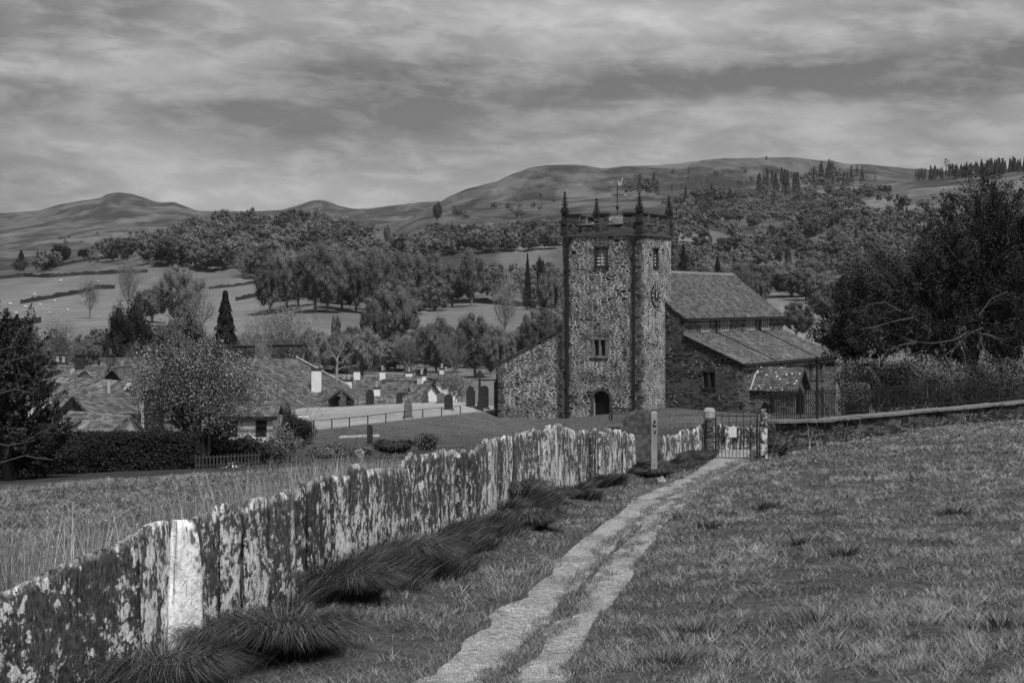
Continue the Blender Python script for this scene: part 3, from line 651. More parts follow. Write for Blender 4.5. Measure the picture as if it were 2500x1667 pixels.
tree_at(1850, 470, 662, 'round', 1, 'rounded tree above the far end of the nave ridge', 62)
tree_at(1770, 480, 650, 'round', 0, 'rounded pale tree over the middle of the nave ridge', 60)
tree_at(1700, 470, 655, 'round', 4, 'rounded pale tree over the left part of the nave ridge', 62)
tree_at(1752, 520, 625, 'conifer', 2, 'dark conifer behind the nave ridge', 34)
tree_at(1668, 560, 595, 'conifer', 0, 'dark conifer just right of the tower top', 30)
tree_at(2060, 480, 660, 'evergreen', 0, 'dark upright evergreen left of the great yew', 46)
tree_at(52, 950, 610, 'conifer', 1, 'left slim conifer of the row on the field crest', 22)
tree_at(92, 950, 614, 'conifer', 0, 'short conifer in the row on the field crest', 24)
tree_at(150, 930, 594, 'evergreen', 0, 'largest dark tree of the row on the field crest', 56)
tree_at(205, 940, 606, 'evergreen', 1, 'square dark clump at the right of the field crest row', 36)
for px, top, wd, k in [(700, 600, 120, 2), (770, 590, 110, 0), (660, 630, 90, 1), (835, 600, 110, 2), (730, 625, 100, 4), (800, 630, 100, 0), (870, 640, 90, 1), (920, 600, 80, 3)]:
    tree_at(px, 560+8*k, top, 'round', k, 'large round-headed oak in the copse in the middle of the view', wd, group='oaks of the middle copse')
for px, top, wd, k in [(960, 610, 90, 0), (1010, 600, 100, 2), (1062, 610, 90, 1), (1105, 640, 80, 4), (1150, 600, 70, 3)]:
    tree_at(px, 600+8*k, top, 'round', k, 'round-headed tree in the copse left of the tower', wd, group='trees of the copse beside the tower')

# woods: candidates by the photo position of their foot
def inside(poly, x, y):
    c = False; j = len(poly)-1
    for i in range(len(poly)):
        if (poly[i][1] > y) != (poly[j][1] > y) and x < (poly[j][0]-poly[i][0])*(y-poly[i][1])/(poly[j][1]-poly[i][1])+poly[i][0]: c = not c
        j = i
    return c
WOODS = [
 ([(230, 645), (330, 622), (440, 590), (540, 560), (640, 558), (780, 572), (900, 600), (960, 640), (930, 690), (760, 700), (640, 685), (500, 668), (420, 652), (320, 644)], 260, 10, 13.5, {'round': .88, 'twiggy': .1, 'evergreen': .02}, 'round-headed tree in the wood covering the low middle hill', 'trees of the middle hill wood'),
 ([(20, 668), (110, 655), (230, 642), (235, 650), (110, 664), (25, 674)], 9, 7, 9, {'round': .5, 'evergreen': .5}, 'tree in the row along the field crest at the left', 'trees along the left field crest'),
 ([(620, 735), (885, 745), (1000, 770), (1100, 760), (1130, 700), (900, 690), (700, 700), (640, 715)], 34, 10, 13, {'round': .9, 'twiggy': .1}, 'tree at the skirts of the middle copse', 'trees at the skirts of the middle copse'),
 ([(620, 738), (885, 750), (1000, 772), (1100, 765), (1100, 750), (885, 736), (640, 725)], 22, 2.5, 5, {'bush': .7, 'dark_bush': .3}, 'bush in the undergrowth along the foot of the middle copse', 'undergrowth bushes of the middle copse'),
 ([(560, 915), (1270, 912), (1260, 865), (1000, 850), (900, 868), (560, 880)], 120, 5, 8.5, {'round': .55, 'twiggy': .15, 'bush': .3}, 'tree of the valley-bottom belt beyond the village', 'trees of the valley-bottom belt'),
 ([(0, 915), (400, 900), (560, 920), (560, 880), (380, 850), (0, 880)], 64, 4, 7, {'round': .4, 'twiggy': .2, 'bush': .4}, 'tree among the scrub behind the left village roofs', 'trees behind the left village roofs'),
 ([(950, 610), (1060, 585), (1380, 560), (1390, 610), (1100, 625), (1000, 640)], 130, 8, 11, {'round': .75, 'twiggy': .2, 'evergreen': .05}, 'tree of the belt across the foot of the big fell', 'trees across the foot of the big fell'),
 ([(1060, 700), (1390, 650), (1390, 760), (1250, 740), (1120, 735)], 38, 7, 11, {'round': .6, 'twiggy': .4}, 'tree between the small fields left of the tower', 'trees between the small fields'),
 ([(1260, 900), (1390, 890), (1390, 800), (1270, 820)], 26, 6, 9, {'round': .7, 'bush': .3}, 'tree beside the tower above the aisle roof', 'trees beside the tower'),
 ([(1630, 545), (1800, 560), (2000, 530), (2200, 510), (2330, 520), (2520, 560), (2520, 800), (2080, 790), (2000, 740), (1900, 730), (1640, 720)], 600, 7, 11.5, {'round': .8, 'twiggy': .14, 'evergreen': .03, 'conifer': .03}, 'tree of the woods on the hillside behind the church', 'trees on the hillside behind the church'),
 ([(1620, 500), (1760, 480), (2100, 470), (2240, 480), (2100, 520), (1900, 545), (1640, 550)], 220, 7, 10, {'round': .92, 'conifer': .08}, 'tree high on the hillside behind the church', 'trees high on the right hillside'),
 ([(1850, 470), (1950, 465), (1950, 480), (1850, 485)], 22, 16, 24, {'conifer': 1}, 'tall dark conifer in the cluster on the fell side', 'conifers clustered on the fell side'),
 ([(1960, 440), (2110, 425), (2120, 450), (1980, 470)], 26, 14, 24, {'conifer': .8, 'round': .2}, 'conifer of the clump below the fell skyline', 'conifers below the fell skyline'),
 ([(1670, 505), (1800, 490), (1800, 515), (1680, 525)], 16, 12, 18, {'conifer': .6, 'round': .4}, 'conifer of the group right of the tower', 'conifers right of the tower'),
 ([(1530, 470), (1600, 462), (1605, 478), (1530, 482)], 9, 14, 22, {'conifer': .6, 'round': .4}, 'dark tree on the fell behind the weathervane', 'dark trees behind the weathervane'),
 ([(2235, 433), (2380, 424), (2520, 411), (2520, 419), (2380, 434), (2240, 443)], 110, 7.5, 12, {'conifer': .93, 'round': .07}, 'conifer of the plantation along the right skyline', 'conifers along the right skyline'),
 ([(1100, 505), (1350, 470), (1380, 520), (1250, 545), (1100, 540)], 16, 5, 9, {'round': 1}, 'small scattered tree on the slope of the fell', 'small trees scattered on the fell'),
 ([(100, 580), (450, 560), (500, 600), (200, 625)], 30, 5, 9, {'round': .7, 'dark_bush': .3}, 'tiny tree on the distant pale hillside', 'tiny trees on the distant hillside'),
 ([(1640, 420), (2060, 420), (2200, 440), (1900, 480), (1640, 480)], 34, 5, 9, {'round': .5, 'conifer': .5}, 'tiny scattered tree on the open fell', 'tiny trees on the open fell'),
]
CLEAR = [[(1640, 600), (1750, 548), (1910, 548), (1900, 585), (1770, 615), (1650, 632)], [(2060, 505), (2200, 470), (2520, 462), (2520, 580), (2330, 540), (2150, 548)], [(1840, 660), (1990, 640), (2080, 655), (2060, 690), (1900, 700)], [(1930, 590), (2040, 570), (2090, 585), (2000, 612)]]
rs = np.random.RandomState(77); CAND = []
for poly, n, h0, h1, kinds, label, group in WOODS:
    xs = [p[0] for p in poly]; ys = [p[1] for p in poly]; c = 0; pts = []; tries = 0
    while c < n and tries < n*60:
        tries += 1; x = rs.uniform(min(xs), max(xs)); y = rs.uniform(min(ys), max(ys))
        if not inside(poly, x, y): continue
        if any(inside(c_, x, y) for c_ in CLEAR) and rs.rand() < .86: continue
        g0 = hit(x, y, 150, 6000)
        md = .36*h0
        if any((g0.x-q.x)**2+(g0.y-q.y)**2 < md*md for q in pts): continue
        pts.append(g0); c += 1
        kd = rs.choice(list(kinds), p=np.array(list(kinds.values()))/sum(kinds.values())); h = rs.uniform(h0, h1)
        CAND.append((h/g0.y, kd, rs.randint(0, 99), g0, h, rs.uniform(0, 6.28), label, group))
CAND.sort(key=lambda q: -q[0])
for q in CAND[:255]:
    _, kd, k, g0, h, rot, label, group = q
    plant(kd, k, g0-Vector((0, 0, .3)), h, h/10*(rs.uniform(1.0, 1.35) if kd == 'round' else rs.uniform(.9, 1.15)), rot, label, group)
VV, FF, TT = [], [], []; nb = 0
for q in CAND[255:]:
    _, kd, k, g0, h, rot, label, group = q; r2 = np.random.RandomState(k)
    far = g0.y > 1500; n = 320 if far else 1000
    dk = .0 if kd in ('conifer', 'evergreen', 'dark_bush') else 1.0
    if kd == 'conifer':
        t = r2.rand(n)**.7; rad = h*.2*(1-t)*(.4+.6*r2.rand(n)**.5)+.1; an = r2.rand(n)*6.283
        C = np.stack([np.cos(an)*rad, np.sin(an)*rad, t*h], 1); N = np.stack([np.cos(an), np.sin(an), np.ones(n)], 1)+r2.normal(size=(n, 3))*.3
        V, Fc, T = leaf_quads(C, N, np.full(n, h*.04), r2, r2.rand(n)*.25)
    else:
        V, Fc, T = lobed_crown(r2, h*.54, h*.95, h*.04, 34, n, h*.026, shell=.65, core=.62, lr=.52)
        T = T*.5+.5*r2.rand()**1.3 if dk else T*.2
    VV.append(V+np.array(g0)); FF.append(Fc+nb); TT.append(T); nb += len(V)
link('woodland', np_mesh('woodland', np.concatenate(VV), np.concatenate(FF), np.concatenate(TT)), m_leaf('woodland_leaves', .125, 0, .2, 1.6), kind='stuff', label='far trees of the hillside woods and plantations too small to tell apart', cat='woodland')

# ================================================================ church
TH = R(27.5); AX, AY = 10.05, 138.0
S_ = Vector((math.cos(TH), -math.sin(TH), 0)); E_ = Vector((math.sin(TH), math.cos(TH), 0))
W_, D_ = 6.74, 6.3
def u_at(px, v):
    k = (px-CX)/F; x = AX+E_.x*v; y = AY+E_.y*v; return (k*y-x)/(S_.x-k*S_.y)
def v_at(px, u):
    k = (px-CX)/F; x = AX+S_.x*u; y = AY+S_.y*u; return (k*y-x)/(E_.x-k*E_.y)
def z_at(py, u, v): return (HY-py)/F*(AY+S_.y*u+E_.y*v)
church = empty('church', (AX, AY, 0), -TH, label='stone church with a square west tower, long slate roofed nave and south porch', cat='church')
CH = church
def wall_open(mb, x0, x1, z0, z1, y, holes, thick=.35, axis='x'):
    """wall face in the plane y (axis x) or x (axis y) with rectangular holes [(a0,a1,b0,b1)], reveals behind it"""
    xs = sorted({x0, x1, *[h[0] for h in holes], *[h[1] for h in holes]}); zs = sorted({z0, z1, *[h[2] for h in holes], *[h[3] for h in holes]})
    s = 1
    def pt(a, d, b): return (a, y+d, b) if axis == 'x' else (y-d, a, b)
    for i in range(len(xs)-1):
        for j in range(len(zs)-1):
            cx, cz = (xs[i]+xs[i+1])/2, (zs[j]+zs[j+1])/2
            if any(h[0] < cx < h[1] and h[2] < cz < h[3] for h in holes): continue
            mb.quad(pt(xs[i], 0, zs[j]), pt(xs[i+1], 0, zs[j]), pt(xs[i+1], 0, zs[j+1]), pt(xs[i], 0, zs[j+1]))
    for a0, a1, b0, b1 in holes:
        for q in ((a0, b0, a0, b1), (a1, b1, a1, b0), (a1, b0, a0, b0), (a0, b1, a1, b1)):
            mb.quad(pt(q[0], 0, q[1]), pt(q[2], 0, q[3]), pt(q[2], thick, q[3]), pt(q[0], thick, q[1]))
ZC = 5.30; ZB = -11.2      # cornice, foot of walls below ground
# tower walls, west face y=0 and south face x=0
bel = (-3.88, -2.78, 2.98, 4.36)          # belfry opening, west
mid = (-4.02, -2.92, -4.15, -2.95)
dor = (-4.02, -2.63, -8.95, -6.95)
belS = (2.62, 3.55, 3.0, 4.3); slit = (2.92, 3.2, -1.5, -.7)
tw = MB()
wall_open(tw, -W_, 0, ZB, ZC, 0, [bel, mid, dor]); wall_open(tw, 0, D_, ZB, ZC, 0, [belS, slit], axis='y')
tw.quad((-W_, D_, ZB), (-W_, 0, ZB), (-W_, 0, ZC), (-W_, D_, ZC)); tw.quad((0, D_, ZB), (-W_, D_, ZB), (-W_, D_, ZC), (0, D_, ZC))
tower = tw.build('tower_walls', MT['tower'], CH)
# quoins standing a touch proud
qn = MB(); q2 = MB(); rq = np.random.RandomState(3); z = ZB
while z < ZC-.1:
    h = rq.uniform(.16, .34); z1 = min(z+h-.025, ZC-.02); a, b = (rq.uniform(.5, .75), rq.uniform(.28, .4)) if rq.rand() < .5 else (rq.uniform(.28, .4), rq.uniform(.6, .95))
    qn.box(-a, .012, -.012, b, z, z1); q2.box(-W_-.012, -W_+b, -.012, a, z, z1); z += h
qn.build('quoins', MT['quoin'], CH); q2.build('quoins', MT['quoin'], CH)
# openings
def louvre_x(x0, x1, z0, z1, y, n=5):
    fr = MB(); t = .13
    fr.box(x0-t, x0, y-.06, y+.25, z0-.02, z1+.02); fr.box(x1, x1+t, y-.06, y+.25, z0-.02, z1+.02); fr.box(x0-t-.1, x1+t+.1, y-.09, y+.25, z1+.02, z1+.17); fr.box(x0-t-.12, x1+t+.12, y-.13, y+.25, z0-.2, z0-.02)
    w = fr.build('belfry_window', MT['dark_dressed'], CH)
    lv = MB(); h = (z1-z0)/n
    for i in range(n):
        zz = z0+i*h; lv.add([(x0, y+.1, zz), (x1, y+.1, zz), (x1, y+.26, zz+h*.95), (x0, y+.26, zz+h*.95), (x0, y+.13, zz-.03), (x1, y+.13, zz-.03), (x1, y+.29, zz+h*.92), (x0, y+.29, zz+h*.92)], [(0, 1, 2, 3), (4, 7, 6, 5), (0, 4, 5, 1), (3, 2, 6, 7)])
    lv.build('louvre', MT['louvre'], w)
    MB().box((x0+x1)/2-.035, (x0+x1)/2+.035, y+.04, y+.12, z0, z1).build('mullion', MT['louvre'], w)
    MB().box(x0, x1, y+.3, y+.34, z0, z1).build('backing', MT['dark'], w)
louvre_x(bel[0]+.13, bel[1]-.13, bel[2]+.02, bel[3]-.02, 0)
fs = MB(); t = .12
fs.box(-.25, .06, belS[0]-.02, belS[0]+t, belS[2], belS[3]); fs.box(-.25, .06, belS[1]-t, belS[1]+.02, belS[2], belS[3]); fs.box(-.25, .1, belS[0]-.1, belS[1]+.1, belS[3], belS[3]+.14); fs.box(-.25, .13, belS[0]-.1, belS[1]+.1, belS[2]-.16, belS[2])
wS = fs.build('belfry_window', MT['dark_dressed'], CH); lv = MB()
for i in range(5):
    h = (belS[3]-belS[2])/5; zz = belS[2]+i*h; lv.add([(-.08, belS[0]+t, zz), (-.08, belS[1]-t, zz), (-.26, belS[1]-t, zz+h*.95), (-.26, belS[0]+t, zz+h*.95)], [(0, 1, 2, 3)])
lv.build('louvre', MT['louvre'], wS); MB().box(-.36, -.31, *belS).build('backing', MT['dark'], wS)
MB().box(-.34, -.28, slit[0]-.02, slit[1]+.02, slit[2]-.02, slit[3]+.02).build('slit_window', MT['dark'], CH)
# middle window of two lights
mw = MB(); x0, x1, z0, z1 = mid
for a, b in ((x0-.14, x0+.06), ((x0+x1)/2-.07, (x0+x1)/2+.07), (x1-.06, x1+.14)): mw.box(a, b, -.05, .2, z0-.05, z1+.05)
mw.box(x0-.2, x1+.2, -.07, .2, z1+.05, z1+.2); mw.box(x0-.2, x1+.2, -.1, .2, z0-.2, z0-.05)
mwo = mw.build('stone_window', MT['coping'], CH); MB().box(x0-.05, x1+.05, .22, .26, z0-.02, z1+.02).build('pane', MT['glass'], mwo)
# west door: round arch ring, dark boarded door
dw = MB(); cxx = (dor[0]+dor[1])/2; r_in = (dor[1]-dor[0])/2-.0; zs = dor[3]; 
zs = dor[3]-.0
prof_o = [(cxx-r_in-.0, dor[3])]
# spandrel: fill the corners of the square hole with an arch
ang = [math.pi*i/16 for i in range(17)]; ra = r_in
for i in range(16):
    a, b = ang[i], ang[i+1]; zc = dor[3]-.62
    p = (cxx+ra*math.cos(a), zc+.9*ra*math.sin(a)*.98); q = (cxx+ra*math.cos(b), zc+.9*ra*math.sin(b)*.98)
    dw.add([(p[0], .004, p[1]), (q[0], .004, q[1]), (q[0], .004, dor[3]+.01), (p[0], .004, dor[3]+.01), (p[0], .34, p[1]), (q[0], .34, q[1])], [(0, 3, 2, 1), (0, 1, 5, 4)])
dw.build('arch_spandrel', MT['dressed'], CH)
vs = MB()
for i in range(19):
    a = math.pi*(i+.5)/19; zc = dor[3]-.62
    for j in range(1):
        c, s = math.cos(a), math.sin(a); r0, r1 = ra+.0, ra+.22; dd = .075
        pts = [(cxx+r*c-dd*sgn*s, zc+r*s*.9+dd*sgn*c) for r, sgn in ((r0, 1), (r0, -1), (r1, -1), (r1, 1))]
        vs.prism([(p[0], p[1]) for p in pts], -.045, .02)
for sx in (cxx-ra-.2, cxx+ra):
    z = -9.2
    while z < dor[3]-.66: h = rq.uniform(.2, .3); vs.box(sx, sx+.2, -.04, .02, z, z+h-.03); z += h
vs.build('door_surround', MT['dressed'], CH)
MB().box(dor[0], dor[1], .3, .34, dor[2], dor[3]).build('door', MT['dark'], CH)
# relieving arches of stones on edge over belfry, window and door
def fan(cx, zc, rr, th, half, n):
    rv = MB()
    for i in range(n):
        a = math.pi/2+half*(1-2*(i+.5)/n); c, s = math.cos(a), math.sin(a); dd = rr*half/n*.62
        rv.prism([(cx+rr*c-dd*s, zc+rr*s+dd*c), (cx+rr*c+dd*s, zc+rr*s-dd*c), (cx+(rr+th)*c+dd*s, zc+(rr+th)*s-dd*c), (cx+(rr+th)*c-dd*s, zc+(rr+th)*s+dd*c)], -.02, .02)
    rv.build('relieving_arch', MT['quoin'], CH)
fan(cxx, -8.1, 1.95, .42, .52, 16); fan(-3.3, 3.35, 1.3, .42, .55, 13); fan(-3.42, -4.6, 2.0, .35, .3, 9)
# string course, parapet, merlons
st = MB(); e = .13
st.box(-W_-e, e, -e, D_+e, ZC, ZC+.2); st.build('cornice', MT['dressed'], CH)
pp = MB(); ph = 6.2; tk = .32; o_ = .05
pp.box(-W_-o_, o_, -o_, -o_+tk, ZC+.2, ph); pp.box(-W_-o_, o_, D_+o_-tk, D_+o_, ZC+.2, ph)
pp.box(-W_-o_, -W_-o_+tk, -o_+tk, D_+o_-tk, ZC+.2, ph); pp.box(o_-tk, o_, -o_+tk, D_+o_-tk, ZC+.2, ph)
pp.build('parapet', MT['parapet'], CH)
mh = 7.0
for face in range(4):
    Ln = W_ if face % 2 == 0 else D_
    cps = MB()
    for (a, b) in ((.35, 1.45), (Ln/2-.6, Ln/2+.6), (Ln-1.45, Ln-.35)):
        mr = MB()
        if face == 0: mr.box(-W_+a, -W_+b, -o_, -o_+tk, ph, mh); cps.box(-W_+a-.07, -W_+b+.07, -o_-.08, -o_+tk+.08, mh, mh+.13)
        if face == 2: mr.box(-W_+a, -W_+b, D_+o_-tk, D_+o_, ph, mh); cps.box(-W_+a-.07, -W_+b+.07, D_+o_-tk-.08, D_+o_+.08, mh, mh+.13)
        if face == 1: mr.box(o_-tk, o_, a, b, ph, mh); cps.box(o_-tk-.08, o_+.08, a-.07, b+.07, mh, mh+.13)
        if face == 3: mr.box(-W_-o_, -W_-o_+tk, a, b, ph, mh); cps.box(-W_-o_-.08, -W_-o_+tk+.08, a-.07, b+.07, mh, mh+.13)
        mr.build('merlon', MT['parapet'], CH)
    cps.build('merlon_coping', MT['dark_dressed'], CH)
    cr = MB(); segs = ((1.45, Ln/2-.6), (Ln/2+.6, Ln-1.45))
    for a, b in segs:
        if face == 0: cr.box(-W_+a, -W_+b, -o_-.06, -o_+tk+.06, ph, ph+.09)
        if face == 2: cr.box(-W_+a, -W_+b, D_+o_-tk-.06, D_+o_+.06, ph, ph+.09)
        if face == 1: cr.box(o_-tk-.06, o_+.06, a, b, ph, ph+.09)
        if face == 3: cr.box(-W_-o_-.06, -W_-o_+tk+.06, a, b, ph, ph+.09)
    cr.build('parapet_coping', MT['coping'], CH)
def pinnacle(x, y, tip):
    b = MB(); s = .3
    b.box(x-s, x+s, y-s, y+s, ZC+.21, ZC+.36); s = .24; b.box(x-s, x+s, y-s, y+s, ZC+.36, 6.3); s = .31; b.box(x-s, x+s, y-s, y+s, 6.3, 6.42); s = .2; b.box(x-s, x+s, y-s, y+s, 6.42, 7.25); s = .3; b.box(x-s, x+s, y-s, y+s, 7.25, 7.36)
    o = b.build('pinnacle', MT['dark_dressed'], CH)
    c = MB(); c.lathe([(.20, 7.36), (.04, tip-.30)], x, y, 4); c.lathe([(.03, tip-.42), (.14, tip-.33), (.05, tip-.25), (.13, tip-.13), (.02, tip)], x, y, 8)
    for k in range(1, 5):           # crockets up the four edges
        zz = 7.36+(tip-.3-7.36)*k/5; rr = .22*(1-k/5.4)+.07
        for q in range(4):
            a = math.pi/4+q*math.pi/2; cx_, cy_ = x+rr*math.cos(a), y+rr*math.sin(a); s = .085*(1-.1*k); c.lathe([(.01, zz-.09), (s, zz-.02), (s*.8, zz+.05), (.01, zz+.07)], cx_, cy_, 5)
    for q in range(4):
        a = q*math.pi/2; c.lathe([(.02, 7.36), (.1, 7.42), (.06, 7.62), (.01, 7.72)], x+.24*math.cos(a), y+.24*math.sin(a), 4)
    c.build('crocketed_spire', MT['dark_dressed'], o)
for x, y, tp in ((-W_+.12, .12, 8.95), (-.12, .12, 8.72), (-.12, D_-.12, 8.75), (-W_+.12, D_-.12, 8.75)): pinnacle(x, y, tp)
rf = MB(); zr = 5.95; rf.add([(-W_+.3, .3, zr), (-.3, .3, zr), (-.3, D_-.3, zr), (-W_+.3, D_-.3, zr), (-W_/2, D_/2, 7.1)], [(0, 1, 4), (1, 2, 4), (2, 3, 4), (3, 0, 4)]); rf.build('tower_roof', MT['light_roof'], CH)
vn = MB(); vx, vy = -W_/2, D_/2; vn.tube([(vx, vy, 6.9), (vx, vy, 9.55)], .035, 6); vn.lathe([(.0, 7.55), (.13, 7.62), (.16, 7.72), (.12, 7.84), (.0, 7.9)], vx, vy, 10)
for a in (0, math.pi/2): vn.tube([(vx-.55*math.cos(a), vy-.55*math.sin(a), 8.75), (vx+.55*math.cos(a), vy+.55*math.sin(a), 8.75)], .02, 5)
vn.tube([(vx-.2, vy, 8.5), (vx, vy, 8.75), (vx+.2, vy, 8.5)], .018, 5)
vane = vn.build('weathervane', MT['iron'], CH)
def letter(rows, x, z, s, y=vy):
    m = MB()
    for j, rw in enumerate(rows):
        for i, ch in enumerate(rw):
            if ch == '#': m.box(x+i*s, x+(i+1)*s, y-.015, y+.015, z-j*s, z-j*s+s)
    return m
letter(['#..#', '##.#', '#.##', '#..#'], vx-.88, 8.8, .07).build('compass_letter', MT['louvre'], vane)
letter(['###', '##.', '..#', '###'], vx+.62, 8.8, .07).build('compass_letter', MT['louvre'], vane)
vn = MB(); vn.tube([(vx-.75, vy, 9.42), (vx+.7, vy, 9.42)], .02, 5); vn.lathe([(.0, 9.40), (.05, 9.42), (.0, 9.46)], vx-.8, vy, 5); vn.build('vane_arrow', MT['iron'], vane)
ck = [(.0, 9.5), (.12, 9.46), (.32, 9.48), (.48, 9.62), (.60, 9.95), (.72, 10.22), (.62, 10.28), (.46, 10.1), (.36, 9.9), (.24, 9.82), (.10, 9.86), (-.02, 10.0), (-.1, 10.02), (-.2, 9.96), (-.1, 9.9), (-.08, 9.75), (-.04, 9.6)]
MB().prism([(vx+a*.55+.12, 9.46+(b-9.46)*.8) for a, b in ck], vy-.02, vy+.02).build('cockerel', MT['gilt'], vane)
# clock on the south face
ckd = MB(); cy_, cz_ = D_/2-.1, .62
n = 36; rad = .92
def disc(mb, r, x0, x1, n=36):
    b = len(mb.v)
    for x in (x0, x1):
        for k in range(n): mb.v.append((x, cy_+r*math.cos(2*math.pi*k/n), cz_+r*math.sin(2*math.pi*k/n)))
    mb.f.append(tuple(b+k for k in range(n))[::-1]); mb.f.append(tuple(b+n+k for k in range(n)))
    for k in range(n): mb.f.append((b+k, b+(k+1) % n, b+n+(k+1) % n, b+n+k))
disc(ckd, rad, .005, .09); clock = ckd.build('clock', MT['iron'], CH)
nm = MB()
for k in range(12):
    a = k*math.pi/6; c, s = math.cos(a), math.sin(a)
    for off in ((-.05, .05) if k % 3 else (-.09, 0, .09)):
        ro, ri, h = .88, .52, .034
        p = [(cy_+r*c-(off*(r/ro)+q)*s, cz_+r*s+(off*(r/ro)+q)*c) for r, q in ((ri, -h*.7), (ro, -h), (ro, h), (ri, h*.7))]
        nm.add([(.098, a_, b_) for a_, b_ in p], [(0, 1, 2, 3)])
nm.build('clock_numerals', MT['louvre'], clock)
hd = MB()
for a, L, h in ((R(62), .8, .04), (R(98), .55, .055)):
    c, s = math.cos(a), math.sin(a); hd.add([(.115, cy_-.15*c-h*s, cz_-.15*s+h*c), (.115, cy_-.15*c+h*s, cz_-.15*s-h*c), (.115, cy_+L*c, cz_+L*s)], [(0, 1, 2)])
hd.build('clock_hand', MT['white'], clock)
# downpipes with hopper heads on the west face
for u in (u_at(1387, 0), u_at(1549, 0)):
    dp = MB(); zb = -8.6 if u > -3 else -9.15
    dp.tube([(u, -.12, zb), (u, -.12, 4.75)], .12, 8); dp.prism([(u-.12, 4.7), (u+.12, 4.7), (u+.3, 5.1), (u+.3, 5.29), (u-.3, 5.29), (u-.3, 5.1)], -.34, -.02)
    for z in (-6.5, -3.2, 0, 2.6): dp.box(u-.15, u+.15, -.18, -.02, z, z+.08)
    dp.build('downpipe', MT['iron'], CH)

# nave and aisles
VW = 5.07; UN = 1.64; UA = 6.65; VE = 29.6; ZE = -1.22; ZR = 2.69; UR = -W_/2; UNN = 2*UR-UN; ZAT = -2.50; ZAE = -4.80; UNA = 2*UR-UA
nv = MB()
# west gable wall south of tower and above (tower hides the middle)
sl_ = (ZR-ZE)/(UN+.2-UR)
def zn(u): return ZR-abs(u-UR)*sl_-.1
def za(u): return ZAT-(u-UN)*(ZAT-ZAE)/(UA+.15-UN)-.08
aw = (u_at(1716, VW), u_at(1746, VW), -6.75, -5.5)
nv2 = MB()
zcut = zn(UN)
# stepped quads of the west wall: nave part
nv2.quad((0-.3, VW, ZB), (UN, VW, ZB), (UN, VW, zn(UN)), (-.3, VW, zn(-.3)))
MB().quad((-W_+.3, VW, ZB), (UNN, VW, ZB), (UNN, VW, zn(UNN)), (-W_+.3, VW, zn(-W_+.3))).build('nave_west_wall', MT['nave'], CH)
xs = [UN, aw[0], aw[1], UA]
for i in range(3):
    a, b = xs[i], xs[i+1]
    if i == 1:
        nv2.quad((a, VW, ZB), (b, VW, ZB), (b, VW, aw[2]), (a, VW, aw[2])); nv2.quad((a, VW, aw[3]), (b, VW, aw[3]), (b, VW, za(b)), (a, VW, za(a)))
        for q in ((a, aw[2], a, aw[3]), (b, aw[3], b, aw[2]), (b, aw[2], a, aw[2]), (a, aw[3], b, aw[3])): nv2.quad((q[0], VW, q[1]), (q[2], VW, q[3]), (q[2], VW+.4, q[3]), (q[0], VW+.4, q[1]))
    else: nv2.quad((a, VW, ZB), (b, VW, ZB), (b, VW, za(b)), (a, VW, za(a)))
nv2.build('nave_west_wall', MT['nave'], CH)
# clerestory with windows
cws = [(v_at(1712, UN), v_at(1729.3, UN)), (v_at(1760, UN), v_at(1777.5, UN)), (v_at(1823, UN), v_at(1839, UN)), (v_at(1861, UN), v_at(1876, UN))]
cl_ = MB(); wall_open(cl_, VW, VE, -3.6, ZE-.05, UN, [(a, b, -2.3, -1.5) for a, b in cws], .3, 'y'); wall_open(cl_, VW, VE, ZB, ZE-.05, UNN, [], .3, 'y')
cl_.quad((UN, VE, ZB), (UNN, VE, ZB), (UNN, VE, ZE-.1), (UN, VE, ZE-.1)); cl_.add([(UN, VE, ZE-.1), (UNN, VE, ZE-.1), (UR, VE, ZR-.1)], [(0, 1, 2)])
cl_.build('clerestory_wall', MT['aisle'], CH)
for a, b in cws:
    m = MB(); d = (b-a)
    for k in range(4): m.box(UN-.2, UN+.02, a+d*k/3-.07, a+d*k/3+.07, -2.3, -1.48)
    m.box(UN-.2, UN+.04, a-.12, b+.12, -2.42, -2.3); m.box(UN-.2, UN+.04, a-.12, b+.12, -1.5, -1.38)
    wn = m.build('clerestory_window', MT['pale_stone'], CH); MB().box(UN-.27, UN-.22, a, b, -2.3, -1.5).build('pane', MT['glass'], wn)
# nave roof
nr = MB(); oh = .22
nr.plate([(UR, VW-.12, ZR), (UN+oh, VW-.12, ZE), (UN+oh, VE+.2, ZE), (UR, VE+.2, ZR)], .12)
nr.plate([(UR, VE+.2, ZR), (UNN-oh, VE+.2, ZE), (UNN-oh, VW-.12, ZE), (UR, VW-.12, ZR)], .12)
nr.build('nave_roof', MT['nave_roof'], CH)
MB().prism([(UR-.2, ZR-.12), (UR+.2, ZR-.12), (UR+.05, ZR+.12), (UR-.05, ZR+.12)], VW+1.0, VE+.25).build('ridge_tiles', MT['coping'], CH)
MB().box(UN+oh-.02, UN+oh+.12, VW-.12, VE+.2, ZE-.22, ZE-.08).build('gutter', MT['iron'], CH)
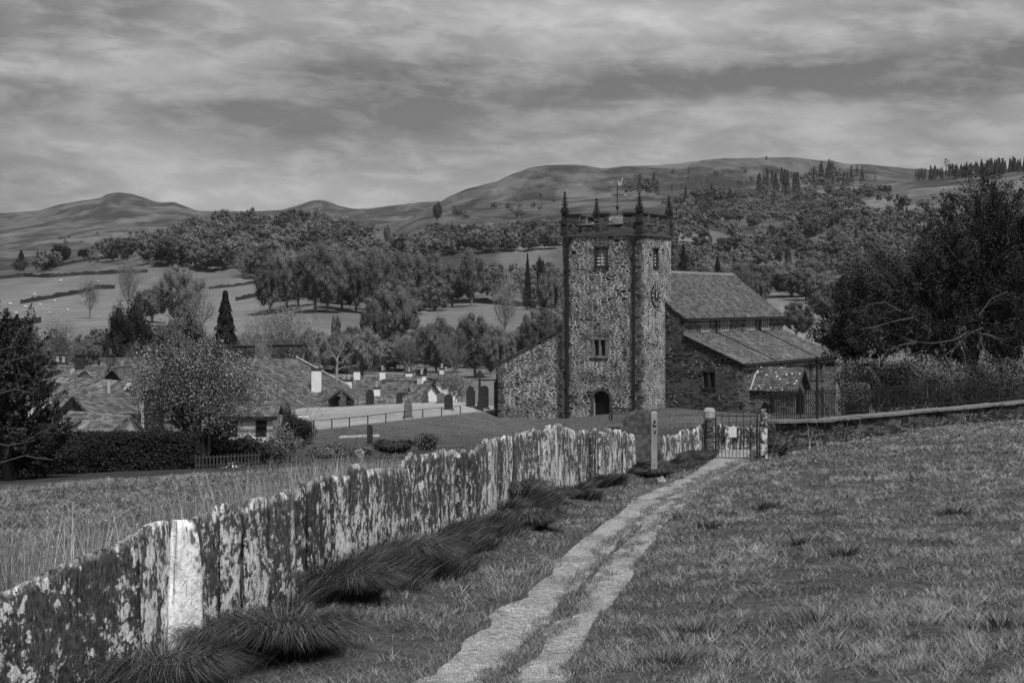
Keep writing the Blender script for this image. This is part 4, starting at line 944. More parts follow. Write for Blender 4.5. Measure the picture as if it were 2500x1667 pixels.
# south aisle
sa = MB(); sws = [(v_at(2002, UA), v_at(2009, UA)), (v_at(1976, UA), v_at(1984, UA)), (v_at(1924, UA), v_at(1932, UA))]
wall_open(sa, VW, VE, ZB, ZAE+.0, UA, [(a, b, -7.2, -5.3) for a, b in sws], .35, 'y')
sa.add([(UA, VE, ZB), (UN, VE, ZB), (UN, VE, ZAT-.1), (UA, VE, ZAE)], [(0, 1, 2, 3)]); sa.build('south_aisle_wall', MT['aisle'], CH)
for a, b in sws: MB().box(UA-.3, UA-.25, a, b, -7.2, -5.3).build('aisle_window', MT['glass'], CH)
ar = MB(); sla = (ZAT-ZAE)/(UA+.2-UN)
ar.plate([(UN, VW-.15, ZAT), (UA+.2, VW-.15, ZAE), (UA+.2, VE+.2, ZAE), (UN, VE+.2, ZAT)], .11); ar.build('south_aisle_roof', MT['aisle_roof'], CH)
for va in (v_at(1751, UN), v_at(1860, UN)):
    MB().plate([(UN+.02, va-.12, ZAT+.07), (UA+.2, va-.12, ZAE+.07), (UA+.2, va+.12, ZAE+.07), (UN+.02, va+.12, ZAT+.07)], .12).build('roof_upstand', MT['dark_dressed'], CH)
MB().plate([(UN+.02, VE-.05, ZAT+.06), (UA+.22, VE-.05, ZAE+.06), (UA+.22, VE+.3, ZAE+.06), (UN+.02, VE+.3, ZAT+.06)], .1).build('verge_coping', MT['coping'], CH)
MB().plate([(UN+.02, VW-.22, ZAT+.05), (UA+.22, VW-.22, ZAE+.05), (UA+.22, VW-.02, ZAE+.05), (UN+.02, VW-.02, ZAT+.05)], .1).build('verge_coping', MT['coping'], CH)
MB().box(UA+.2, UA+.32, VW-.1, VE+.1, ZAE-.2, ZAE-.06).build('gutter', MT['iron'], CH)
aq = MB(); z = ZB
while z < ZAE-.25: h = rq.uniform(.2, .35); aq.box(UA-rq.uniform(.3, .6), UA+.015, VW-.015, VW+rq.uniform(.3, .8), z, z+h-.03); z += h
aq.build('quoins', MT['quoin'], CH)
wv_ = MB(); x0, x1, z0, z1 = aw
wv_.box(x0-.1, x1+.1, VW-.04, VW+.3, z1, z1+.16); wv_.box(x0-.1, x1+.1, VW-.06, VW+.3, z0-.14, z0); wv_.box((x0+x1)/2-.09, (x0+x1)/2+.09, VW+.02, VW+.3, z0, z1)
awo = wv_.build('stone_window', MT['dark_dressed'], CH); MB().box(x0, x1, VW+.32, VW+.36, z0, z1).build('pane', MT['glass'], awo)
for px in (1747, 1854):
    v = v_at(px, UN); MB().tube([(UN+.1, v, ZAT-.1), (UN+.1, v, ZE-.25)], .075, 6).build('downpipe', MT['iron'], CH)
v = v_at(1992, UA); MB().tube([(UA+.12, v, -9.5), (UA+.12, v, ZAE-.2)], .08, 6).build('downpipe', MT['iron'], CH)
# north aisle west end beside the tower
VN = .55; nw_ = MB(); uL = u_at(1216, VN)
zl = z_at(890, uL, VN); zr_ = z_at(800, -W_, VN); yb = VE
nw_.quad((uL, VN, ZB), (-W_, VN, ZB), (-W_, VN, zr_), (uL, VN, zl)); nw_.quad((uL, yb, ZB), (uL, VN, ZB), (uL, VN, zl), (uL, yb, zl))
nw_.build('north_aisle_wall', MT['wing'], CH)
bt = MB(); bt.add([(uL-.55, VN+.3, ZB), (uL+.0, VN+.3, ZB), (uL+.0, VN+.3, zl-.7), (uL-.0, VN+.3, zl-.7), (uL-.55, VN+.3, zl-1.5), (uL-.55, VN+1.4, ZB), (uL-.55, VN+1.4, zl-1.5), (uL, VN+1.4, zl-.7)], [(0, 1, 2, 4), (0, 4, 6, 5), (4, 2, 7, 6)])
bt.build('buttress', MT['nave'], CH)
nar = MB(); nar.plate([(uL-.25, VN-.12, zl+.02), (-W_, VN-.12, zr_+.12), (-W_, yb, zr_+.12), (uL-.25, yb, zl+.02)], .1); nar.build('north_aisle_roof', MT['aisle_roof'], CH)
aq = MB(); z = ZB
while z < zl-.3: h = rq.uniform(.2, .4); aq.box(uL-.012, uL+rq.uniform(.3, .7), VN-.012, VN+.4, z, z+h-.03); z += h
aq.build('quoins', MT['quoin'], CH)
# porch
VP0, VP1, VPR = 6.75, 9.85, 8.3; UPE = 10.55; ZPR = -5.12; ZPE = -6.72
pr = MB(); 
pr.quad((UA, VP0, ZB), (UPE-.3, VP0, ZB), (UPE-.3, VP0, ZPE), (UA, VP0, ZPE)); pr.quad((UPE-.3, VP1, ZB), (UA, VP1, ZB), (UA, VP1, ZPE), (UPE-.3, VP1, ZPE))
xg = UPE-.3
pr.quad((xg, VP0, ZB), (xg, VP0+.55, ZB), (xg, VP0+.55, -7.3), (xg, VP0, ZPE)); pr.quad((xg, VP1-.55, ZB), (xg, VP1, ZB), (xg, VP1, ZPE), (xg, VP1-.55, -7.3))
pr.add([(xg, VP0, ZPE), (xg, VP0+.55, -7.3), (xg, VPR, -6.6), (xg, VP1-.55, -7.3), (xg, VP1, ZPE), (xg, VPR, ZPR)], [(0, 1, 2, 5), (2, 3, 4, 5)])
pr.build('porch_wall', MT['aisle'], CH); MB().box(UA+.1, UA+.2, VP0+.3, VP1-.3, ZB, -6.9).build('porch_shade_sheet', MT['dark'], CH)  # near-black sheet painting the shade inside the porch
po = MB(); dz = (ZPR-ZPE)/(VPR-VP0)*.25
po.plate([(UPE, VPR, ZPR), (UA+.02, VPR, ZPR), (UA+.02, VP0-.25, ZPE-dz), (UPE, VP0-.25, ZPE-dz)], .1); po.plate([(UA+.02, VPR, ZPR), (UPE, VPR, ZPR), (UPE, VP1+.25, ZPE-dz), (UA+.02, VP1+.25, ZPE-dz)], .1)
po.build('porch_roof', MT['porch_roof'], CH)
MB().plate([(UA+.16, VPR, ZPR+.06), (UA+.02, VPR, ZPR+.06), (UA+.02, VP0-.25, ZPE-dz+.06), (UA+.16, VP0-.25, ZPE-dz+.06)], .08).build('verge_coping', MT['pale_stone'], CH)
MB().plate([(UPE+.12, VPR, ZPR+.03), (UPE, VPR, ZPR+.03), (UPE, VP0-.3, ZPE-dz+.03), (UPE+.12, VP0-.3, ZPE-dz+.03)], .2).build('bargeboard', MT['dark_wood'], CH)
MB().plate([(UPE, VPR, ZPR+.03), (UPE+.12, VPR, ZPR+.03), (UPE+.12, VP1+.3, ZPE-dz+.03), (UPE, VP1+.3, ZPE-dz+.03)], .2).build('bargeboard', MT['dark_wood'], CH)
MB().tube([(u_at(1889, VP0)-.0, VP0-.12, -9.6), (u_at(1889, VP0), VP0-.12, ZPE-.2)], .11, 6).build('downpipe', MT['iron'], CH)
# dark plate painting the shade of a low arched opening, porch's west side
cu = u_at(1868, VP0); MB().prism([(cu-.33, -9.6), (cu+.33, -9.6), (cu+.33, -8.3), (cu+.2, -8.0), (cu, -7.85), (cu-.2, -8.0), (cu-.33, -8.3)], VP0-.03, VP0+.01).build('painted_arch_shade', MT['dark'], CH)

# ================================================================ upright slate fence
fence = empty('slate_fence', gp(600, 17), label='long fence of upright lichened slate flags running from the near left corner to the gate', cat='fence')
FO = fence.location
# foot line of the fence: photo column -> distance
_fx = [-420, 0, 190, 447, 655, 723, 850, 893, 1063, 1142, 1360, 1541, 1700, 1725]; _fy = [12.4, 13.9, 14.7, 16.0, 17.5, 18.2, 20.0, 20.7, 24.6, 26.6, 33, 40, 45.0, 45.8]
def fpt(px): Y = float(np.interp(px, _fx, _fy)); return gp(px, Y)
# top line: photo column -> photo row
TOPS = [(-420, 1600), (-200, 1540), (0, 1446), (98, 1395), (185, 1358), (272, 1334), (310, 1304), (383, 1274), (405, 1266), (412, 1266), (446, 1265), (451, 1266), (490, 1248), (524, 1240), (527, 1232), (560, 1222), (588, 1226), (592, 1224), (625, 1213), (653, 1216), (657, 1212), (690, 1202), (692, 1196), (707, 1188), (722, 1190), (740, 1173), (775, 1160), (806, 1152), (810, 1160), (850, 1158), (853, 1134), (872, 1128), (890, 1134), (896, 1142), (940, 1138), (982, 1141), (985, 1124), (1000, 1121), (1003, 1112), (1030, 1108), (1056, 1104), (1060, 1100), (1078, 1094), (1090, 1102), (1110, 1094), (1140, 1096),
 (1160, 1084), (1190, 1076), (1215, 1069), (1255, 1054), (1290, 1050), (1320, 1045), (1340, 1038), (1360, 1036), (1380, 1038), (1400, 1041), (1412, 1050), (1450, 1047), (1475, 1046), (1500, 1050), (1520, 1055), (1545, 1051), (1560, 1058), (1640, 1062), (1664, 1050), (1690, 1046), (1710, 1034), (1726, 1020)]
def topz(px):
    Y = float(np.interp(px, _fx, _fy)); return (HY-float(np.interp(px, [t[0] for t in TOPS], [t[1] for t in TOPS])))/F*Y
def slab(px0, px1, m, seed, jag=.02, off=0., yaw=0., tap=None):
    """one upright flag between two photo columns of the foot line"""
    r_ = np.random.RandomState(seed); a, b = fpt(px0), fpt(px1); L = (b-a).length; n = max(4, int(L/.07)); nz = 16; d = (b-a); d.z = 0; d.normalize(); nrm = Vector((d.y, -d.x, 0))
    th = r_.uniform(.05, .08); za_, zb_ = topz(px0+.5), topz(px1-.5); V = []; tone = []; s0 = seed*7.3; dtop = r_.uniform(-.06, .05) if jag > .03 else r_.uniform(-.012, .012)
    for side in (1, -1):
        for i in range(n+1):
            t = i/n; p = a.lerp(b, t); px = px0+(px1-px0)*t; tz = topz(min(max(px if not tap else px0+(px1-px0)*(tap[0]+(tap[1]-tap[0])*t), px0+.5), px1-.5))
            edge = min(t, 1-t)*L; tz -= .035*max(0, 1-edge/.05)**2*(1+r_.rand()) + float(abs(fbm(t*L*7+s0, 2.2, 4)))*jag*2.6-dtop
            for j in range(nz+1):
                w_ = j/nz; z0 = gz_(p.x, p.y)-.4; z = z0+(tz-z0)*w_
                bulge = float(fbm(t*L*1.6+s0, w_*1.6+side*9, 3))*.04+float(fbm(t*L*14+s0, w_*2.2, 3))*.022
                tk = th/2*(1-.45*max(0, w_-.9)/.1)
                sx = float(fbm(w_*3+s0, side+(0 if t < .5 else 7), 2))*(.16 if tap else .05)*(1 if t in (0, 1) else 0)
                pw = a.lerp(b, t*(1-w_)+(tap[0]+(tap[1]-tap[0])*t)*w_) if tap else p
                q = Vector((pw.x, pw.y, 0))+nrm*(side*(tk+max(bulge, -tk*.8)*(.6 if side < 0 else 1))+off+yaw*(t-.5)*L)+d*sx
                V.append((q.x-FO.x, q.y-FO.y, z-FO.z)); tone.append(w_)
    k = nz+1; S = (n+1)*k; Fc = []
    for i in range(n):
        for j in range(nz):
            q = i*k+j; Fc.append((q, q+k, q+k+1, q+1)); q += S; Fc.append((q, q+1, q+k+1, q+k))
        q = i*k+nz; Fc.append((q, q+k, q+k+S, q+S))
    for j in range(nz):
        Fc.append((j, j+1, j+1+S, j+S)); q = n*k+j; Fc.append((q, q+S, q+1+S, q+1))
    me = np_mesh('slab', V, Fc, tone, smooth=False)
    return link('slab', me, MT[m], fence)
man = [(-420, -205, 'slab'), (-200, 330, 'slab'), (328, 424, 'slab_pale'), (384, 482, 'white_slab'), (455, 526, 'slab'), (527, 590, 'slab'), (590, 655, 'slab'), (656, 691, 'slab'), (691, 724, 'slab'), (726, 741, 'slab'), (739, 808, 'slab'), (808, 852, 'slab'), (852, 893, 'slab'),
       (893, 984, 'slab'), (983, 1002, 'slab'), (1000, 1058, 'slab'), (1057, 1090, 'slab'), (1088, 1116, 'slab'), (1114, 1142, 'slab')]
k = 0
for a, b, m in man:
    o = slab(a, b, m, 100+k, .018, (.07 if m == 'white_slab' else (0, .03, -.03)[k % 3] if k > 1 else 0), (0, .05, -.06, .1)[k % 4] if k > 1 else 0, (.27, .66) if m == 'white_slab' else None); k += 1
    if m == 'white_slab': o['label'] = 'tall slab washed almost white with lichen'
rs = np.random.RandomState(8); px = 1142
while px < 1722:
    Y = float(np.interp(px, _fx, _fy)); step = rs.uniform(9, 19)*30/Y
    if 1548 < px < 1618: px = 1618; continue
    slab(px-.5, min(px+step+1, 1724), ('slab_pale' if rs.rand() < .78 else 'slab'), 200+k, .045, rs.uniform(-.035, .035), rs.uniform(-.10, .10)); k += 1; px += step

# ================================================================ gate, posts, boundary wall and railings
def stone_post(px, Y, top, wpx, label, m='slab', white_top=False, group=None):
    g0 = gp(px, Y); w_ = wpx*Y/F; h = (HY-top)*Y/F-g0.z; r_ = np.random.RandomState(int(px)); mb = MB(); n = 9
    V = []; nz = 14
    for j in range(nz+1):
        t = j/nz; z = -.35+(h+.35)*t; s = 1-.35*max(0, (t-.9)/.1)**2
        for k in range(n):
            a = 2*math.pi*k/n; rr = (abs(math.cos(a))**4+abs(math.sin(a))**4)**-.25*w_/2*s*.95
            q = 1+float(fbm(math.cos(a)*1.3+px, t*5+math.sin(a), 3))*.25
            V.append((rr*math.cos(a)*q, rr*.75*math.sin(a)*q, z))
    fs = [(j*n+k, j*n+(k+1) % n, (j+1)*n+(k+1) % n, (j+1)*n+k) for j in range(nz) for k in range(n)]+[tuple(nz*n+k for k in range(n))]
    mb.add(V, fs); o = mb.build('gate_post', MT[m], None, loc=g0, label=label, cat='gate post', group=group)
    if white_top:
        c = MB(); s = w_*.56; c.lathe([(s*.8, h-.30), (s*1.12, h-.22), (s*1.15, h-.06), (s*.9, h+.015), (s*.3, h+.03)], 0, 0, 9); c.build('capstone', MT['pale_stone'], o)
    return o, g0, h
stone_post(1732, 45.4, 998, 23, 'mossy stone gate post with a pale rounded top at the left of the iron gate', 'field', True)
stone_post(1865, 45.2, 998, 18, 'stone gate post with a pale square head at the right of the iron gate', 'slab')
def iron_gate():
    a, b = P(1745, 1119, 45.7), P(1850, 1119, 45.5); a.z = b.z = -(1119-HY)/F*45.6; L = (b-a).length; h = (1119-1013)/F*45.6
    root = empty('iron_gate', a, math.atan2(b.y-a.y, b.x-a.x), label='black iron gate of thin upright bars closing the path', cat='gate')
    fr = MB(); 
    for z in (0.02, h*.5, h-.02): fr.box(0, L, -.012, .012, z-.011, z+.011)
    fr.box(0, .035, -.02, .02, -.05, h+.03); fr.box(L-.035, L, -.02, .02, -.02, h+.03); fr.build('gate_frame', MT['iron'], root)
    br = MB().tube([(0, 0, 0), (0, 0, h+.05)], .0085, 5); bme = br.mesh('bar'); bsh = MB().tube([(0, 0, 0), (0, 0, h*.5)], .007, 4).mesh('bar')
    n = 12
    for i in range(1, n): link('bar', bme if i % 2 == 0 else bsh, MT['iron'], root, (L*i/n, 0, 0))
    MB().box(L*.33, L*.51, -.035, -.02, h*.49, h*.73).build('notice', MT['notice'], root)
iron_gate()
# waymark post with dark arrow mark
g0 = gp(1597, 38.3); g0 = P(1597, 1135, 38.3); h = (1135-978)/F*38.3
wp = MB().box(-.065, .065, -.05, .05, -.4, h-.03); wp.add([(-.065, -.05, h-.03), (.065, -.05, h-.03), (.065, .05, h-.03), (-.065, .05, h-.03), (-.04, -.03, h), (.04, -.03, h), (.04, .03, h), (-.04, .03, h)], [(0, 1, 5, 4), (1, 2, 6, 5), (2, 3, 7, 6), (3, 0, 4, 7), (4, 5, 6, 7)])
wpo = wp.build('waymark_post', MT['wood'], None, loc=(g0.x, g0.y, min(g0.z, gz_(g0.x, g0.y)+.05)), label='square wooden waymark post with a dark arrow standing in front of the fence', cat='post')
hh = h-.22
mk = MB(); mk.add([(-.03, -.053, hh-.22), (-.005, -.053, hh-.12), (.0, -.053, hh-.12), (-.02, -.053, hh-.22)], [(0, 3, 2, 1)]); mk.add([(-.045, -.053, hh-.06), (.045, -.053, hh-.09), (.045, -.053, hh-.13), (-.045, -.053, hh-.1)], [(0, 3, 2, 1)]); mk.add([(-.03, -.053, hh-.02), (0.01, -.053, hh+.06), (.03, -.053, hh-.03), (0, -.053, hh-.05)], [(0, 3, 2, 1)]); mk.add([(-.02, -.053, hh-.26), (.03, -.053, hh-.16), (.04, -.053, hh-.19), (.02, -.053, hh-.28)], [(0, 3, 2, 1)])
mk.build('arrow_mark', MT['iron'], wpo)

def headstone(px, Y, top, wpx, label, style='round', m='field', rot=0., base=None, group=None, name='gravestone', thick=.12):
    g0 = gp(px, Y); w_ = wpx*Y/F; h = (HY-top)*Y/F-g0.z; n = 14; o = []
    if style == 'round': r_ = w_/2; o = [(-w_/2, -.3), (w_/2, -.3), (w_/2, h-r_*.75)]+[(w_/2*math.cos(a), h-r_*.75+r_*.75*math.sin(a)) for a in [math.pi*i/n for i in range(1, n)]]+[(-w_/2, h-r_*.75)]
    elif style == 'point': o = [(-w_/2, -.3), (w_/2, -.3), (w_/2, h*.62), (w_*.38, h*.8), (w_*.2, h*.93), (0, h), (-w_*.2, h*.93), (-w_*.38, h*.8), (-w_/2, h*.62)]
    elif style == 'shoulder': o = [(-w_/2, -.3), (w_/2, -.3), (w_/2, h*.8), (w_*.36, h*.82), (w_*.3, h*.93), (w_*.12, h), (-w_*.12, h), (-w_*.3, h*.93), (-w_*.36, h*.82), (-w_/2, h*.8)]
    elif style == 'square': o = [(-w_/2, -.3), (w_/2, -.3), (w_/2, h), (-w_/2, h)]
    mb = MB().prism(o, -thick/2, thick/2); ob = mb.build(name, MT[m], None, loc=g0, label=label, cat='gravestone', group=group); ob.rotation_euler = (R(rot), 0, R(rot*2))
    bs = MB().box(-w_/2-.08, w_/2+.08, -thick/2-.1, thick/2+.1, -.3, .10).build('plinth', MT['dressed'], ob); return ob
headstone(1562, 41.6, 1001, 82, 'broad round-topped headstone behind the gap in the slate fence', 'round', 'headstone', 0, thick=.16)
headstone(903, 150, 950, 20, 'leaning shouldered gravestone beside the timber porch', 'shoulder', 'stone_dark', 3, group='gravestones on the lawn')
headstone(996, 124, 972, 20, 'grey pointed gravestone standing inside the rail fence', 'point', 'stone_mid', 0)
headstone(1095, 135, 962, 21, 'dark round-topped gravestone just above the rail fence', 'round', 'stone_dark', 2)
headstone(1076, 146, 958, 19, 'paler gravestone half hidden behind the dark one', 'round', 'stone_mid', 0)
headstone(1149, 147, 943, 22, 'dark square gravestone left of the tall cross', 'shoulder', 'stone_dark', 0)
headstone(1182, 148, 941, 22, 'dark gravestone with a rounded head right of the tall cross', 'round', 'stone_dark', 0)
headstone(903, 92, 1037, 14, 'small dark gravestone below the rail fence', 'round', 'stone_dark', 0)
headstone(700, 118, 977, 22, 'dark jagged gravestone at the left end of the lawn', 'point', 'stone_dark', 5)
headstone(1500, 78, 1042, 30, 'low dark gravestone between the fence and the tower door', 'square', 'stone_dark', 0)
headstone(975, 149, 958, 15, 'small dark upright gravestone on the back edge of the lawn', 'round', 'stone_dark', -2)
headstone(1038, 148, 955, 16, 'slim gravestone left of the paired dark and pale stones', 'point', 'headstone', 2)
headstone(838, 146, 962, 15, 'weathered gravestone in front of the timber porch', 'shoulder', 'headstone', 2)
g0 = gp(1171, 146.5); hc = (HY-903)/F*146.5-g0.z; cm = MB()
cm.box(-.32, .32, -.2, .2, -.2, .35); cm.box(-.2, .2, -.14, .14, .35, .7); cm.prism([(-.13, .7), (.13, .7), (.09, hc-.75), (-.09, hc-.75)], -.08, .08)
cm.box(-.1, .1, -.09, .09, hc-.75, hc); cm.box(-.36, -.1, -.08, .08, hc-.52, hc-.28); cm.box(.1, .36, -.08, .08, hc-.52, hc-.28)
for i in range(12):
    a0, a1 = 2*math.pi*i/12, 2*math.pi*(i+1)/12; zc = hc-.4; cm.add([(r*math.cos(a), y, zc+r*math.sin(a)) for y in (-.05, .05) for r, a in ((.22, a0), (.29, a0), (.29, a1), (.22, a1))], [(0, 1, 2, 3), (4, 7, 6, 5), (1, 5, 6, 2), (0, 3, 7, 4)])
cm.build('stone_cross', MT['stone_dark'], None, loc=g0, label='tall thin wheel-headed stone cross on a stepped base', cat='cross')
# kerbed grave and boulder on the dark lawn
a, b = hit(828, 1069), hit(922, 1066); kr = MB(); 
for p, q in ((a, b), (a+Vector((0, 1.1, .0)), b+Vector((0, 1.1, .0))), (a, a+Vector((0, 1.1, 0))), (b, b+Vector((0, 1.1, 0)))): kr.tube([p+Vector((0, 0, .0)), q+Vector((0, 0, .0))], .05, 4)
kr.build('grave_kerb', MT['pale_stone'], None, label='low pale kerb around a grave on the dark lawn', cat='grave')
def rock(px, Y, wpx, hpx, label, m, seed, sink=.1):
    g0 = gp(px, Y); w_ = wpx*Y/F/2; h = hpx*Y/F; mb = MB(); n = 14; V = []; K = 8
    for j in range(K+1):
        ph = math.pi*j/K
        for k in range(n):
            a = 2*math.pi*k/n; q = 1+float(fbm(math.cos(a)*1.7+seed, math.sin(a)*1.7+ph*1.5, 3))*.6
            V.append((w_*math.sin(ph)*math.cos(a)*q, w_*.8*math.sin(ph)*math.sin(a)*q, h*(.5-.5*math.cos(ph))*q-sink))
    mb.add(V, [(j*n+k, j*n+(k+1) % n, (j+1)*n+(k+1) % n, (j+1)*n+k) for j in range(K) for k in range(n)])
    return mb.build('boulder', MT[m], None, loc=g0, label=label, cat='boulder')
rock(1613, 37.5, 26, 22, 'pale boulder in the rank grass below the waymark post', 'slab_rock', 3)
rock(878, 72, 22, 26, 'pale boulder at the far edge of the left field', 'slab_rock', 5)
rock(1002, 72, 14, 14, 'white stone under the flowering heather mound', 'pale_stone', 7)

# boundary wall right of the gate, with coping, and its railings
BW = [(1872, 45.6, 1026), (1920, 46.8, 1025), (1985, 48.8, 1023), (2040, 51, 1018), (2120, 53.5, 1012), (2200, 56, 1005), (2300, 59, 996), (2400, 62, 987), (2520, 65.5, 976), (2700, 70, 962)]
bwall = empty('boundary_wall', P(1872, 1026, 45.6)-Vector((0, 0, 1)), label='low dry stone boundary wall topped with flat coping, right of the gate', cat='wall')
BO = bwall.location
def along(pts, side, dz0, dz1, wd, name, m, parent, jag=0.0):
    mb = MB(); L = []
    for px, Y, py in pts: L.append(P(px, py, Y))
    for i in range(len(L)-1):
        a, b = L[i], L[i+1]; d = (b-a); d.z = 0; d.normalize(); nn = Vector((d.y, -d.x, 0))*wd/2
        za, zb_ = (a.z+dz1, b.z+dz1); fa, fb = ((a.z+dz0, b.z+dz0) if dz0 > -5 else (gz_(a.x, a.y)-.5, gz_(b.x, b.y)-.5))
        q = [Vector((p.x, p.y, z))+s*nn-BO for p, z0, z1 in ((a, fa, za), (b, fb, zb_)) for z in (z0, z1) for s in (1, -1)]
        mb.add(q, [(0, 4, 6, 2), (1, 3, 7, 5), (2, 6, 7, 3), (0, 2, 3, 1), (4, 5, 7, 6)])
    return mb.build(name, m, parent)
along(BW, 0, -9, -.075, .45, 'masonry', MT['field_wall'], bwall)
_c = MB(); ln = [P(px, py, Y) for px, Y, py in BW]; rs = np.random.RandomState(4); cps = []
for i in range(len(ln)-1):
    a, b = ln[i], ln[i+1]; n = max(1, int((b-a).length/1.1))
    for k in range(n):
        p, q = a.lerp(b, k/n), a.lerp(b, (k+1)/n-.012); d = (q-p); d.z = 0; d.normalize(); nn = Vector((d.y, -d.x, 0))*(.30+rs.uniform(-.02, .03)); z = rs.uniform(-.012, .012)
        cm = MB(); qs = [Vector((v.x, v.y, v.z+dz+z))+s*nn-BO for v in (p, q) for dz in (-.07, 0) for s in (1, -1)]
        cm.add(qs, [(0, 4, 6, 2), (1, 3, 7, 5), (2, 6, 7, 3), (0, 2, 3, 1), (4, 5, 7, 6), (0, 1, 5, 4)]); cm.build('coping_stone', MT['coping'], bwall)
rail = empty('iron_railings', BO, label='black iron railings standing along the top of the boundary wall', cat='railings')
RW = [(1884, 45.9, 1022), (1920, 46.8, 1021), (1985, 48.8, 1019), (2040, 51, 1014), (2120, 53.5, 1008), (2200, 56, 1001), (2300, 59, 992), (2400, 62, 983), (2520, 65.5, 972)]
rl = [P(px, py, Y)-BO for px, Y, py in RW]; RH = .72
for i, z in enumerate((RH-.06, .1)):
    m = MB()
    for k in range(len(rl)-1): m.tube([rl[k]+Vector((0, 0, z)), rl[k+1]+Vector((0, 0, z))], .012, 4)
    m.build('rail', MT['iron'], rail)
tot_ = [0]
for k in range(len(rl)-1): tot_.append(tot_[-1]+(rl[k+1]-rl[k]).length)
def at_len(s):
    for k in range(len(rl)-1):
        if s <= tot_[k+1]: return rl[k].lerp(rl[k+1], (s-tot_[k])/(tot_[k+1]-tot_[k]))
    return rl[-1]
bar = MB().tube([(0, 0, -.02), (0, 0, RH)], .011, 4).lathe([(.012, RH-.01), (.02, RH+.01), (.002, RH+.08)], 0, 0, 4).mesh('bar'); postm = MB().tube([(0, 0, -.02), (0, 0, RH+.12)], .026, 6).mesh('post'); brc = MB()
s = 0; rest = MB(); nb_ = 0
while s < tot_[-1]:
    p = at_len(s)
    if int(s/2.05) != int((s-.17)/2.05): link('post', postm, MT['iron'], rail, p)
    elif nb_ < 98: link('bar', bar, MT['iron'], rail, p); nb_ += 1
    else: rest.tube([p, p+Vector((0, 0, RH+.05))], .011, 4)
    s += .17
rest.build('bars', MT['iron'], rail, kind='stuff')
# tall dark stay post by the porch
g0 = P(1995, 1020, 49.2); MB().tube([(0, 0, -.1), (0, 0, 1.35)], .03, 6).tube([(0, 0, .9), (.35, .1, 0)], .015, 5).box(-.2, .2, -.03, .03, 1.0, 1.05).build('iron_stay_post', MT['iron'], None, loc=g0, label='tall dark post with a short crossbar rising behind the railings', cat='post')
# second line of slate flags seen through the gate, inside the churchyard
f2 = empty('slate_fence', gp(1800, 62), label='short broken row of slate flags seen through the gate', cat='fence'); _s = (_fx, _fy, TOPS, FO, fence)
_fx, _fy = [1700, 1900], [60, 58]; TOPS = [(1700, 1036), (1745, 1034), (1790, 1040), (1840, 1036), (1880, 1045)]; FO = f2.location; fence = f2
rs = np.random.RandomState(12); px = 1737
while px < 1852: st_ = rs.uniform(6, 12); slab(px, px+st_*.85, 'slab' if rs.rand() > .3 else 'slab_pale', int(px), .05, rs.uniform(-.1, .1), rs.uniform(-.3, .3)); px += st_
_fx, _fy, TOPS, FO, fence = _s
# churchyard bench and wooden seat by the west door
g0 = gp(1512, 128); bn = empty('bench', g0+Vector((0, 0, 0)), -TH, label='dark wooden bench beside the west door of the tower', cat='bench')
MB().box(-.8, .8, -.22, .22, .42, .47).build('seat', MT['dark_wood'], bn); MB().box(-.8, .8, .2, .25, .55, .62).box(-.8, .8, .2, .25, .72, .86).build('backrest', MT['dark_wood'], bn)
for x in (-.7, .7):
    for y in (-.18, .2): MB().box(x-.04, x+.04, y-.04, y+.04, -.1, .42 if y < 0 else .86).build('leg', MT['dark_wood'], bn)

# rail fence across the churchyard
def rail_fence():
    pts = [hit(px, py) for px, py in ((748, 1051), (766, 1050), (810, 1046), (853, 1042), (898, 1037), (942, 1031), (987, 1025), (1032, 1020), (1078, 1015), (1124, 1010))]
    root = empty('rail_fence', pts[0], label='thin black rail fence stepping along the foot of the pale lawn', cat='fence'); O = pts[0]; H_ = .62
    pm = MB().box(-.035, .035, -.035, .035, -.25, H_).mesh('post')
    for p in pts[1:]: link('post', pm, MT['iron'], root, p-O)
    m = MB()
    for i in range(len(pts)-1): m.tube([pts[i]-O+Vector((0, 0, H_-.03)), pts[i+1]-O+Vector((0, 0, H_-.03))], .022, 4)
    m.build('rail', MT['iron'], root)
rail_fence()
# stair rail by the white gable
def quad_depth(px, py, Y): return P(px, py, Y)

